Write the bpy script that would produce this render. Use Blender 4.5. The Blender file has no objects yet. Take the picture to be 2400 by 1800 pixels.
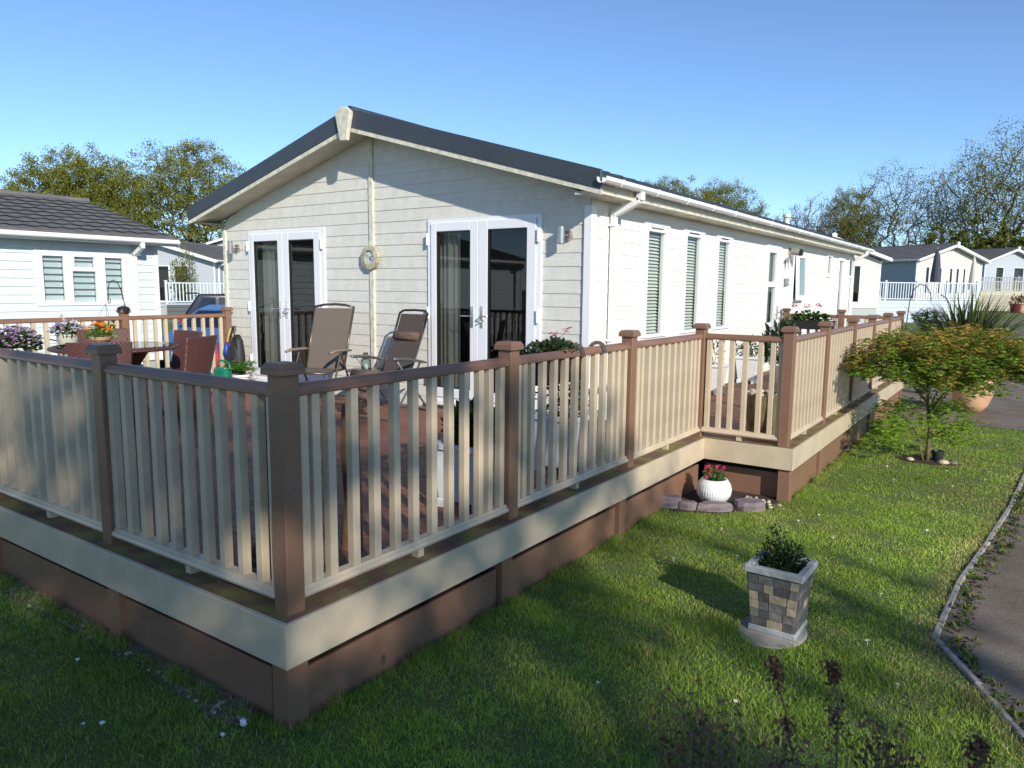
import bpy, math, random
import numpy as np
from math import radians, sin, cos, pi
from mathutils import Vector, Matrix

random.seed(7); RNG = np.random.default_rng(7)
scene = bpy.context.scene
COL = scene.collection

# ------------------------------------------------------------------ camera, sky, sun, exposure
cam_d = bpy.data.cameras.new('camera'); cam = bpy.data.objects.new('camera', cam_d); COL.objects.link(cam)
YAW, PITCH, ROLL, FPX = -0.6081, -0.1300, 0.0095, 1723.24
f_ = Vector((sin(YAW)*cos(PITCH), cos(YAW)*cos(PITCH), sin(PITCH)))
r_ = f_.cross(Vector((0, 0, 1))).normalized(); u_ = r_.cross(f_)
r2 = r_*cos(ROLL)+u_*sin(ROLL); u2 = -r_*sin(ROLL)+u_*cos(ROLL)
cam.matrix_world = Matrix(((r2.x, u2.x, -f_.x, 2.4667), (r2.y, u2.y, -f_.y, -1.8871), (r2.z, u2.z, -f_.z, 1.422), (0, 0, 0, 1)))
cam_d.sensor_width = 36; cam_d.lens = 36*FPX/2400; cam_d.clip_start = 0.05; cam_d.dof.use_dof = True; cam_d.dof.focus_distance = 5.0; cam_d.dof.aperture_fstop = 8.0; cam_d.clip_end = 2000
scene.camera = cam
SUN = Vector((0.772, -0.46, 0.43)).normalized()
w = bpy.data.worlds.new('World'); scene.world = w; w.use_nodes = True
nt = w.node_tree; bg = nt.nodes['Background']
sky = nt.nodes.new('ShaderNodeTexSky'); sky.sky_type = 'NISHITA'; sky.sun_disc = False
sky.sun_elevation = math.asin(SUN.z); sky.sun_rotation = math.atan2(SUN.x, SUN.y)
sky.air_density = 0.92; sky.dust_density = 0.0; sky.ozone_density = 6.0; sky.altitude = 1500
wb = nt.nodes.new('ShaderNodeMix'); wb.data_type = 'RGBA'; wb.blend_type = 'MULTIPLY'; wb.inputs[0].default_value = 1.0   # the camera's warm white balance
wb.inputs[7].default_value = (1.07, 0.985, 0.91, 1); nt.links.new(sky.outputs[0], wb.inputs[6]); nt.links.new(wb.outputs[2], bg.inputs[0]); bg.inputs[1].default_value = 0.15
sd = bpy.data.lights.new('sun', 'SUN'); sd.energy = 3.7; sd.angle = radians(0.53); sd.color = (1.0, 0.94, 0.83)
so = bpy.data.objects.new('sun', sd); COL.objects.link(so)
so.rotation_euler = SUN.to_track_quat('Z', 'Y').to_euler()
scene.view_settings.view_transform = 'Standard'; scene.view_settings.look = 'None'
scene.view_settings.gamma = 1.0; scene.view_settings.exposure = 0.50
scene.view_settings.use_curve_mapping = False
scene.cycles.max_bounces = 8; scene.cycles.transparent_max_bounces = 24; scene.cycles.use_denoising = True

# ------------------------------------------------------------------ materials
MATS = {}
def mat(name, col, rough=0.6, var=0.0, vscale=8.0, col2=None, bump=0.0, bscale=40.0, metal=0.0, stretch=(1,1,1), spec=0.5, translucent=0.0, coat=0.0, detail=4.0):
    if name in MATS: return MATS[name]
    m = bpy.data.materials.new(name); m.use_nodes = True; MATS[name] = m
    n = m.node_tree.nodes; l = m.node_tree.links; b = n['Principled BSDF']
    b.inputs['Roughness'].default_value = rough; b.inputs['Metallic'].default_value = metal
    b.inputs['Specular IOR Level'].default_value = spec; b.inputs['Coat Weight'].default_value = coat
    b.inputs['Base Color'].default_value = (*col, 1)
    if var > 0 or bump > 0 or col2:
        tc = n.new('ShaderNodeTexCoord'); mp = n.new('ShaderNodeMapping'); mp.inputs['Scale'].default_value = stretch
        l.new(tc.outputs['Object'], mp.inputs[0])
    if var > 0 or col2:
        nz = n.new('ShaderNodeTexNoise'); nz.inputs['Scale'].default_value = vscale; nz.inputs['Detail'].default_value = detail
        l.new(mp.outputs[0], nz.inputs[0])
        cr = n.new('ShaderNodeValToRGB'); cr.color_ramp.elements[0].position = 0.35; cr.color_ramp.elements[1].position = 0.65
        c2 = col2 if col2 else tuple(c*(1-var) for c in col)
        c1 = col if col2 else tuple(min(1, c*(1+var*0.5)) for c in col)
        cr.color_ramp.elements[0].color = (*c2, 1); cr.color_ramp.elements[1].color = (*c1, 1)
        l.new(nz.outputs[0], cr.inputs[0]); l.new(cr.outputs[0], b.inputs['Base Color'])
    if bump > 0:
        nb = n.new('ShaderNodeTexNoise'); nb.inputs['Scale'].default_value = bscale; nb.inputs['Detail'].default_value = 5
        l.new(mp.outputs[0], nb.inputs[0])
        bp = n.new('ShaderNodeBump'); bp.inputs['Strength'].default_value = bump; bp.inputs['Distance'].default_value = 0.01
        l.new(nb.outputs[0], bp.inputs['Height']); l.new(bp.outputs[0], b.inputs['Normal'])
    if translucent > 0:
        tr = n.new('ShaderNodeBsdfTranslucent'); mx = n.new('ShaderNodeMixShader'); mx.inputs[0].default_value = translucent
        tr.inputs[0].default_value = (*col, 1)
        if var > 0 or col2: l.new(cr.outputs[0], tr.inputs[0])
        out = n['Material Output']
        l.new(b.outputs[0], mx.inputs[1]); l.new(tr.outputs[0], mx.inputs[2]); l.new(mx.outputs[0], out.inputs[0])
    return m

def attr_mat(name, attr, rough=0.6, translucent=0.3, spec=0.2):
    """leaf / blade material coloured by a per-face attribute (the colour of the leaf itself)"""
    m = bpy.data.materials.new(name); m.use_nodes = True; MATS[name] = m
    n = m.node_tree.nodes; l = m.node_tree.links; b = n['Principled BSDF']
    a = n.new('ShaderNodeAttribute'); a.attribute_name = attr
    l.new(a.outputs['Color'], b.inputs['Base Color']); b.inputs['Roughness'].default_value = rough
    b.inputs['Specular IOR Level'].default_value = spec
    tr = n.new('ShaderNodeBsdfTranslucent'); l.new(a.outputs['Color'], tr.inputs[0])
    mx = n.new('ShaderNodeMixShader'); mx.inputs[0].default_value = translucent
    l.new(b.outputs[0], mx.inputs[1]); l.new(tr.outputs[0], mx.inputs[2]); l.new(mx.outputs[0], n['Material Output'].inputs[0])
    return m

def glass_mat(name, tint=(0.8, 0.85, 0.85), refl=0.01):
    m = bpy.data.materials.new(name); m.use_nodes = True; MATS[name] = m
    n = m.node_tree.nodes; l = m.node_tree.links; n.remove(n['Principled BSDF'])
    t = n.new('ShaderNodeBsdfTransparent'); t.inputs[0].default_value = (*tint, 1)
    g = n.new('ShaderNodeBsdfGlossy'); g.inputs['Roughness'].default_value = 0.0
    fr = n.new('ShaderNodeFresnel'); fr.inputs[0].default_value = 1.5
    ad = n.new('ShaderNodeMath'); ad.operation = 'MULTIPLY_ADD'; ad.inputs[1].default_value = 0.8; ad.inputs[2].default_value = refl
    ad.use_clamp = True
    l.new(fr.outputs[0], ad.inputs[0]); mx = n.new('ShaderNodeMixShader')
    l.new(ad.outputs[0], mx.inputs[0]); l.new(t.outputs[0], mx.inputs[1]); l.new(g.outputs[0], mx.inputs[2])
    l.new(mx.outputs[0], n['Material Output'].inputs[0])
    return m

def siding_mat(name, col, col2, wear=0.5):
    m = bpy.data.materials.new(name); m.use_nodes = True; MATS[name] = m
    n = m.node_tree.nodes; l = m.node_tree.links; b = n['Principled BSDF']; b.inputs['Roughness'].default_value = 0.55
    tc = n.new('ShaderNodeTexCoord')
    sep = n.new('ShaderNodeSeparateXYZ'); l.new(tc.outputs['Object'], sep.inputs[0])
    # per board offset so that the grain differs from board to board
    dv = n.new('ShaderNodeMath'); dv.operation = 'MULTIPLY_ADD'; dv.inputs[1].default_value = 1/0.141; dv.inputs[2].default_value = -0.946/0.141+50
    l.new(sep.outputs[2], dv.inputs[0]); fl = n.new('ShaderNodeMath'); fl.operation = 'FLOOR'; l.new(dv.outputs[0], fl.inputs[0])
    mu = n.new('ShaderNodeMath'); mu.operation = 'MULTIPLY'; mu.inputs[1].default_value = 3.77; l.new(fl.outputs[0], mu.inputs[0])
    cb = n.new('ShaderNodeCombineXYZ'); l.new(mu.outputs[0], cb.inputs[0]); l.new(mu.outputs[0], cb.inputs[1])
    va = n.new('ShaderNodeVectorMath'); l.new(tc.outputs['Object'], va.inputs[0]); l.new(cb.outputs[0], va.inputs[1])
    mp = n.new('ShaderNodeMapping'); mp.inputs['Scale'].default_value = (1, 1, 9); l.new(va.outputs[0], mp.inputs[0])
    gr = n.new('ShaderNodeTexNoise'); gr.inputs['Scale'].default_value = 7; gr.inputs['Detail'].default_value = 8; gr.inputs['Distortion'].default_value = 1.2
    l.new(mp.outputs[0], gr.inputs[0])
    st = n.new('ShaderNodeTexNoise'); st.inputs['Scale'].default_value = 3.0; st.inputs['Detail'].default_value = 6
    m2 = n.new('ShaderNodeMapping'); m2.inputs['Scale'].default_value = (3.5, 3.5, 1.2); l.new(va.outputs[0], m2.inputs[0]); l.new(m2.outputs[0], st.inputs[0])
    cr = n.new('ShaderNodeValToRGB'); cr.color_ramp.elements[0].position = 0.38; cr.color_ramp.elements[1].position = 0.62
    cr.color_ramp.elements[0].color = (*col2, 1); cr.color_ramp.elements[1].color = (*col, 1)
    mxv = n.new('ShaderNodeMath'); mxv.operation = 'MULTIPLY_ADD'; mxv.inputs[1].default_value = 0.5
    l.new(gr.outputs[0], mxv.inputs[0])
    hf = n.new('ShaderNodeMath'); hf.operation = 'MULTIPLY'; hf.inputs[1].default_value = 0.5; l.new(st.outputs[0], hf.inputs[0]); l.new(hf.outputs[0], mxv.inputs[2])
    l.new(mxv.outputs[0], cr.inputs[0]); l.new(cr.outputs[0], b.inputs['Base Color'])
    bp = n.new('ShaderNodeBump'); bp.inputs['Strength'].default_value = 0.35; bp.inputs['Distance'].default_value = 0.006
    l.new(gr.outputs[0], bp.inputs['Height']); l.new(bp.outputs[0], b.inputs['Normal'])
    return m

M = {}
M['cream'] = mat('cream_plastic', (0.56, 0.455, 0.32), 0.42, var=0.10, vscale=5, bump=0.06, bscale=120)
M['brown'] = mat('brown_composite', (0.225, 0.122, 0.076), 0.45, var=0.08, vscale=6, bump=0.10, bscale=160)
M['brownrail'] = mat('brown_rail_wood', (0.24, 0.125, 0.075), 0.36, var=0.18, vscale=9, bump=0.10, bscale=60, stretch=(0.3, 0.3, 3))
M['white'] = mat('white_plastic', (0.83, 0.83, 0.83), 0.30)
M['whiteframe'] = mat('white_frame', (0.80, 0.81, 0.84), 0.30)
M['charcoal'] = mat('charcoal_metal', (0.045, 0.055, 0.065), 0.40, var=0.1, vscale=2)
M['soffit'] = mat('cream_soffit', (0.60, 0.56, 0.45), 0.6, var=0.12, vscale=4)
M['barge'] = mat('cream_barge', (0.68, 0.65, 0.52), 0.6, var=0.22, vscale=14, bump=0.1, bscale=60)
M['siding'] = siding_mat('cream_weatherboard', (0.72, 0.712, 0.645), (0.63, 0.615, 0.54))
M['sidingside'] = siding_mat('pale_weatherboard', (0.78, 0.765, 0.70), (0.75, 0.73, 0.66))
M['bluewhite'] = siding_mat('blue_white_weatherboard', (0.66, 0.73, 0.76), (0.62, 0.70, 0.74))
M['greyplinthshade'] = siding_mat('grey_plinth_and_wall_shade', (0.42, 0.44, 0.43), (0.37, 0.39, 0.38))
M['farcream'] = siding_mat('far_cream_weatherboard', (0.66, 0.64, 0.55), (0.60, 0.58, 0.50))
M['fargrey'] = siding_mat('far_pale_grey_weatherboard', (0.46, 0.49, 0.52), (0.42, 0.45, 0.48))
M['glass'] = glass_mat('window_glass')
M['glass2'] = glass_mat('door_glass', (0.85, 0.88, 0.88), 0.03)
M['tableglass'] = glass_mat('table_glass', (0.75, 0.85, 0.82), 0.12)
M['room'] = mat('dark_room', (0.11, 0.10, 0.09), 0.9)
M['shadedark'] = mat('near_black_shade', (0.018, 0.016, 0.015), 0.9)  # near-black that puts the shade of gaps and unlit rooms into colour
M['curtain'] = mat('curtain_fabric', (0.78, 0.74, 0.58), 0.9, translucent=0.35)
M['blind'] = mat('blind_slat', (0.84, 0.87, 0.80), 0.5)
M['steel'] = mat('brushed_steel', (0.55, 0.50, 0.46), 0.28, metal=1.0)
M['chrome'] = mat('chrome', (0.75, 0.74, 0.72), 0.15, metal=1.0)
M['roof'] = mat('dark_roof_tile', (0.12, 0.115, 0.112), 0.7, var=0.35, vscale=3, col2=(0.15, 0.142, 0.13), bump=0.1, bscale=80)
M['roofmain'] = mat('slate_blue_roof_metal', (0.035, 0.045, 0.062), 0.35, var=0.1)
M['black'] = mat('black_plastic', (0.02, 0.02, 0.022), 0.45)
M['blackmetal'] = mat('black_metal', (0.025, 0.022, 0.025), 0.35, metal=0.3)
M['wicker'] = None
M['textilene'] = mat('brown_textilene', (0.145, 0.115, 0.088), 0.75, var=0.12, vscale=60, bump=0.3, bscale=400)
M['framebrown'] = mat('bronze_chair_frame', (0.13, 0.10, 0.078), 0.3, metal=0.6)
M['framegrey'] = mat('grey_chair_frame', (0.16, 0.165, 0.16), 0.32, metal=0.5)
M['cushion'] = mat('brown_cushion', (0.13, 0.085, 0.06), 0.85, var=0.2, vscale=12, bump=0.3, bscale=90)
M['terracotta'] = mat('terracotta', (0.60, 0.36, 0.21), 0.8, var=0.2, vscale=5, bump=0.2)
M['concrete'] = mat('grey_concrete', (0.30, 0.28, 0.25), 0.9, var=0.25, vscale=8, bump=0.4, bscale=60)
M['kerb'] = mat('kerb_concrete', (0.36, 0.33, 0.29), 0.9, var=0.35, vscale=12, bump=0.5, bscale=50)
M['slate'] = mat('purple_slate', (0.20, 0.155, 0.165), 0.7, var=0.35, vscale=7, bump=0.6, bscale=18, stretch=(1, 1, 5))
M['pebble'] = mat('pale_pebble', (0.50, 0.42, 0.30), 0.7, var=0.35, vscale=9, bump=0.2)
M['soil'] = mat('soil', (0.045, 0.030, 0.020), 1.0, var=0.5, vscale=30, bump=0.8, bscale=60)
M['whitepot'] = mat('white_ceramic', (0.72, 0.73, 0.72), 0.35, bump=0.05)
M['whiteplaster'] = mat('white_planter_resin', (0.66, 0.68, 0.70), 0.5, var=0.06, vscale=6)
M['greenplastic'] = mat('green_plastic', (0.006, 0.16, 0.095), 0.30)
M['bark'] = mat('tree_bark', (0.075, 0.062, 0.050), 0.9, var=0.4, vscale=6, bump=0.6, bscale=20)
M['leaf'] = attr_mat('leaves', 'leafcol', translucent=0.35)
M['petal'] = attr_mat('petals', 'leafcol', translucent=0.25)
M['grass'] = attr_mat('grass_blades', 'leafcol', rough=0.5, translucent=0.4)

# ------------------------------------------------------------------ mesh builder
class MB:
    def __init__(s): s.v = []; s.f = []
    def add(s, vs, fs):
        o = len(s.v); s.v += [tuple(p) for p in vs]; s.f += [tuple(i+o for i in q) for q in fs]; return s
    def box(s, x0, y0, z0, x1, y1, z1):
        v = [(x0,y0,z0),(x1,y0,z0),(x1,y1,z0),(x0,y1,z0),(x0,y0,z1),(x1,y0,z1),(x1,y1,z1),(x0,y1,z1)]
        return s.add(v, [(3,2,1,0),(4,5,6,7),(0,1,5,4),(1,2,6,5),(2,3,7,6),(3,0,4,7)])
    def obox(s, c, size, rot=None):
        hx, hy, hz = size[0]/2, size[1]/2, size[2]/2; c = Vector(c)
        R = rot if rot is not None else Matrix.Identity(3)
        v = [c + R @ Vector(p) for p in ((-hx,-hy,-hz),(hx,-hy,-hz),(hx,hy,-hz),(-hx,hy,-hz),(-hx,-hy,hz),(hx,-hy,hz),(hx,hy,hz),(-hx,hy,hz))]
        return s.add(v, [(3,2,1,0),(4,5,6,7),(0,1,5,4),(1,2,6,5),(2,3,7,6),(3,0,4,7)])
    def bar(s, a, b, wd, ht, up=(0,0,1)):
        a = Vector(a); b = Vector(b); d = (b-a); L = d.length; d.normalize()
        sd_ = d.cross(Vector(up));
        if sd_.length < 1e-4: sd_ = d.cross(Vector((1,0,0)))
        sd_.normalize(); uu = sd_.cross(d)
        R = Matrix((d, sd_, uu)).transposed()
        return s.obox((a+b)/2, (L, wd, ht), R)
    def tube(s, pts, rad, n=8, sx=1.0, caps=True):
        pts = [Vector(p) for p in pts]
        if not hasattr(rad, '__len__'): rad = [rad]*len(pts)
        vs = []; fs = []; prev = None
        for i, p in enumerate(pts):
            d = (pts[min(i+1, len(pts)-1)]-pts[max(i-1, 0)])
            if d.length < 1e-9: d = Vector((0,0,1))
            d.normalize()
            if prev is None:
                a = d.cross(Vector((0,0,1)))
                if a.length < 0.05: a = d.cross(Vector((1,0,0)))
            else: a = prev - d*prev.dot(d)
            a.normalize(); prev = a; b = d.cross(a)
            for k in range(n):
                t = 2*pi*k/n; vs.append(p + a*(cos(t)*rad[i]*sx) + b*(sin(t)*rad[i]))
        for i in range(len(pts)-1):
            for k in range(n):
                k2 = (k+1) % n; fs.append((i*n+k, i*n+k2, (i+1)*n+k2, (i+1)*n+k))
        if caps: fs.append(tuple(range(n-1, -1, -1))); fs.append(tuple((len(pts)-1)*n+k for k in range(n)))
        return s.add(vs, fs)
    def lathe(s, prof, n=24, c=(0,0,0), ribs=0, ribd=0.0):
        vs = []; fs = []
        for (r, z) in prof:
            for k in range(n):
                t = 2*pi*k/n; rr = r*(1 + (ribd*abs(sin(ribs*t/2)) if ribs else 0))
                vs.append((c[0]+rr*cos(t), c[1]+rr*sin(t), c[2]+z))
        for i in range(len(prof)-1):
            for k in range(n):
                k2 = (k+1) % n; fs.append((i*n+k, i*n+k2, (i+1)*n+k2, (i+1)*n+k))
        if prof[0][0] > 1e-4: fs.append(tuple(range(n-1, -1, -1)))
        if prof[-1][0] > 1e-4: fs.append(tuple((len(prof)-1)*n+k for k in range(n)))
        return s.add(vs, fs)
    def prism(s, poly, o, a, b, nrm, t):
        """poly in plane (a,b) from o, extruded by nrm*t"""
        o = Vector(o); a = Vector(a); b = Vector(b); nrm = Vector(nrm); n = len(poly)
        v = [o+a*p+b*q for p, q in poly] + [o+a*p+b*q+nrm*t for p, q in poly]
        fs = [tuple(range(n-1, -1, -1)), tuple(range(n, 2*n))] + [(i, (i+1) % n, n+(i+1) % n, n+i) for i in range(n)]
        return s.add(v, fs)
    def ball(s, c, r, sz=1.0, n=10, m=7, jit=0.0):
        vs = []; fs = []
        for i in range(m+1):
            ph = pi*i/m
            for k in range(n):
                t = 2*pi*k/n; j = 1+random.uniform(-jit, jit)
                rx = r if not hasattr(r, '__len__') else r[0]; ry = r if not hasattr(r, '__len__') else r[1]; rz = r*sz if not hasattr(r, '__len__') else r[2]
                vs.append((c[0]+rx*sin(ph)*cos(t)*j, c[1]+ry*sin(ph)*sin(t)*j, c[2]+rz*cos(ph)*j))
        for i in range(m):
            for k in range(n): fs.append((i*n+k, i*n+(k+1) % n, (i+1)*n+(k+1) % n, (i+1)*n+k)[::-1])
        return s.add(vs, fs)
    def build(s, name, m=None, parent=None, smooth=False, bevel=0.0, seg=1):
        me = bpy.data.meshes.new(name); me.from_pydata(s.v, [], s.f); me.update()
        o = bpy.data.objects.new(name, me); COL.objects.link(o)
        if m is not None: me.materials.append(m)
        if smooth: me.polygons.foreach_set('use_smooth', [True]*len(me.polygons))
        if parent is not None: o.parent = parent
        if bevel > 0:
            bm = o.modifiers.new('bevel', 'BEVEL'); bm.width = bevel; bm.segments = seg; bm.limit_method = 'ANGLE'
        return o

def tag(o, label=None, cat=None, group=None, kind=None):
    if label: o['label'] = label
    if cat: o['category'] = cat
    if group: o['group'] = group
    if kind: o['kind'] = kind
    return o
def thing(name, label, cat, loc=(0,0,0), rz=0.0, group=None):
    o = bpy.data.objects.new(name, None); COL.objects.link(o); o.empty_display_size = 0.2
    o.location = loc; o.rotation_euler = (0, 0, rz); return tag(o, label, cat, group)
def kids(o): return [c for c in bpy.data.objects if c.parent is o]
def copy_tree(o, kid_map, parent=None):
    c = o.copy(); COL.objects.link(c); c.parent = parent
    for ch in kid_map.get(o.name, []): copy_tree(ch, kid_map, c)
    return c
def kid_map():
    d = {}
    for o in bpy.data.objects:
        if o.parent is not None: d.setdefault(o.parent.name, []).append(o)
    return d
def copy_thing(o, label, loc, rz=0.0, scale=None, group=None):
    c = copy_tree(o, kid_map()); c['label'] = label; c.location = loc; c.rotation_euler = (0, 0, rz)
    if scale is not None: c.scale = (scale,)*3 if not hasattr(scale, '__len__') else scale
    if group: c['group'] = group
    return c

def np_mesh(name, verts, faces_n, m, parent=None, cols=None, smooth=False):
    """verts (N,3); faces_n (F,k) int array; cols (F,3) face colours"""
    me = bpy.data.meshes.new(name); F, k = faces_n.shape
    me.vertices.add(len(verts)); me.vertices.foreach_set('co', np.ascontiguousarray(verts, dtype=np.float32).ravel())
    me.loops.add(F*k); me.loops.foreach_set('vertex_index', np.ascontiguousarray(faces_n, dtype=np.int32).ravel())
    me.polygons.add(F); me.polygons.foreach_set('loop_start', np.arange(F, dtype=np.int32)*k)
    me.polygons.foreach_set('loop_total', np.full(F, k, dtype=np.int32))
    me.update(calc_edges=True)
    if cols is not None:
        at = me.attributes.new('leafcol', 'FLOAT_COLOR', 'FACE')
        c4 = np.ones((F, 4), dtype=np.float32); c4[:, :3] = cols; at.data.foreach_set('color', c4.ravel())
    if m is not None: me.materials.append(m)
    o = bpy.data.objects.new(name, me); COL.objects.link(o)
    if parent is not None: o.parent = parent
    if smooth: me.polygons.foreach_set('use_smooth', [True]*F)
    return o

def leaf_cloud(name, P, size, cols, m, parent=None, narrow=0.5, upbias=0.0, jitter=0.3, dirs=None, fold=True):
    """one pointed leaf (4-vertex rhombus) per point"""
    N = len(P); P = np.asarray(P)
    a = RNG.normal(size=(N, 3)) if dirs is None else dirs + RNG.normal(size=(N, 3))*0.35
    a /= np.linalg.norm(a, axis=1)[:, None]
    nn = RNG.normal(size=(N, 3)); nn[:, 2] += upbias
    b = np.cross(a, nn); b /= np.linalg.norm(b, axis=1)[:, None]+1e-9
    s = (size*(1+RNG.uniform(-jitter, jitter, N)))[:, None]
    v = np.empty((N, 4, 3)); v[:, 0] = P; v[:, 1] = P+a*s*0.5+b*s*narrow*0.5; v[:, 2] = P+a*s; v[:, 3] = P+a*s*0.5-b*s*narrow*0.5
    return np_mesh(name, v.reshape(-1, 3), np.arange(N*4).reshape(N, 4), m, parent, cols)

def colmix(N, base, sd=0.25, tints=None):
    c = np.tile(np.array(base, float), (N, 1))
    if tints is not None:
        k = RNG.integers(0, len(tints), N); c = np.array(tints, float)[k]
    return np.clip(c*(1+RNG.normal(0, sd, (N, 1))), 0.004, 1)

def gz(x, y):
    """ground height"""
    r = math.hypot(x, y)
    def ss(a, b): t = min(1, max(0, (r-a)/(b-a))); return t*t*(3-2*t)
    return -0.5 + 0.25*ss(18, 39) + 0.45*ss(40, 56)

# ------------------------------------------------------------------ building helpers
def siding(mb, o, ud, nd, z0, z1, ufun, openings=(), pitch=0.141, seam0=0.100, lap=0.014):
    o = Vector(o); ud = Vector(ud); nd = Vector(nd)
    k = math.floor((z0-seam0)/pitch)
    def P(u, z, p): return o+ud*u+nd*p+Vector((0, 0, z))
    while seam0+k*pitch < z1-1e-6:
        za = seam0+k*pitch; zb = za+pitch; k += 1
        a0, b0 = max(za, z0), min(zb, z1)
        br = sorted({a0, b0, *[z for q in openings for z in (q[2], q[3]) if a0 < z < b0]})
        for a, b in zip(br[:-1], br[1:]):
            (l0, r0), (l1, r1) = ufun(a), ufun(b)
            if r1 <= l1+1e-4 and r0 <= l0+1e-4: continue
            iv = [[(l0, l1), (r0, r1)]]
            for (q0, q1, qa, qb) in openings:
                if qa < b-1e-6 and qb > a+1e-6:
                    new = []
                    for (L, R_) in iv:
                        if q1 <= min(L) or q0 >= max(R_): new.append([L, R_]); continue
                        if q0 > max(L): new.append([L, (q0, q0)])
                        if q1 < min(R_): new.append([(q1, q1), R_])
                    iv = new
            pa = 0.002+lap*(1-(a-za)/pitch); pb = 0.002+lap*(1-(b-za)/pitch)
            for (L, R_) in iv:
                mb.add([P(L[0], a, pa), P(R_[0], a, pa), P(R_[1], b, pb), P(L[1], b, pb)], [(0, 1, 2, 3)])
                if abs(a-za) < 1e-6: mb.add([P(L[0], a, 0.002), P(R_[0], a, 0.002), P(R_[0], a, pa), P(L[0], a, pa)], [(0, 1, 2, 3)])
    return mb

def tile_slope(mb, e0, e1, r0, r1, row=0.36, wave=0.30, amp=0.016, step=0.024, thick=0.03):
    e0, e1, r0, r1 = map(Vector, (e0, e1, r0, r1))
    L = (e1-e0).length; S = (r0-e0).length; nr = max(1, round(S/row)); per = 6; nu = max(2, int(L/wave)*per)
    nrm = (e1-e0).cross(r0-e0).normalized()
    if nrm.z < 0: nrm = -nrm
    vs = []; fs = []; rows = []
    for k in range(nr):
        rows.append(((k-(.10 if k else 0))/nr, step)); rows.append(((k+1)/nr+(.02/nr if k < nr-1 else 0), 0.0))
    for j, (v, off) in enumerate(rows):
        for i in range(nu+1):
            u = i/nu; p = (e0.lerp(e1, u)).lerp(r0.lerp(r1, u), v)
            h = amp*(1-abs(cos(pi*u*L/wave))**0.7)*1.6
            vs.append(p+nrm*(h+off))
    W_ = nu+1
    for j in range(len(rows)-1):
        for i in range(nu): fs.append((j*W_+i, j*W_+i+1, (j+1)*W_+i+1, (j+1)*W_+i))
    b = len(vs)   # front drip edge
    for i in range(nu+1): vs.append(e0.lerp(e1, i/nu)-nrm*thick)
    for i in range(nu): fs.append((b+i, b+i+1, i+1, i))
    o = len(mb.v); mb.v += [tuple(p) for p in vs]; mb.f += [tuple(q+o for q in f) for f in fs]
    return mb

def frame_rect(mb, o, ud, nd, u0, u1, z0, z1, w, d0, d1):
    """picture-frame of bar width w between depths d0..d1 along nd, butted ends"""
    o = Vector(o); ud = Vector(ud); nd = Vector(nd)
    def bx(a0, a1, b0, b1):
        P = lambda u, z, n: o+ud*u+nd*n+Vector((0, 0, z))
        v = [P(a0,b0,d0),P(a1,b0,d0),P(a1,b1,d0),P(a0,b1,d0),P(a0,b0,d1),P(a1,b0,d1),P(a1,b1,d1),P(a0,b1,d1)]
        mb.add(v, [(0,1,2,3),(7,6,5,4),(0,4,5,1),(1,5,6,2),(2,6,7,3),(3,7,4,0)])
    bx(u0, u0+w, z0, z1); bx(u1-w, u1, z0, z1); bx(u0+w, u1-w, z0, z0+w); bx(u0+w, u1-w, z1-w, z1)
    return mb
def slab(mb, o, ud, nd, u0, u1, z0, z1, d0, d1):
    o = Vector(o); ud = Vector(ud); nd = Vector(nd)
    P = lambda u, z, n: o+ud*u+nd*n+Vector((0, 0, z))
    v = [P(u0,z0,d0),P(u1,z0,d0),P(u1,z1,d0),P(u0,z1,d0),P(u0,z0,d1),P(u1,z0,d1),P(u1,z1,d1),P(u0,z1,d1)]
    return mb.add(v, [(0,1,2,3),(7,6,5,4),(0,4,5,1),(1,5,6,2),(2,6,7,3),(3,7,4,0)])

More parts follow.
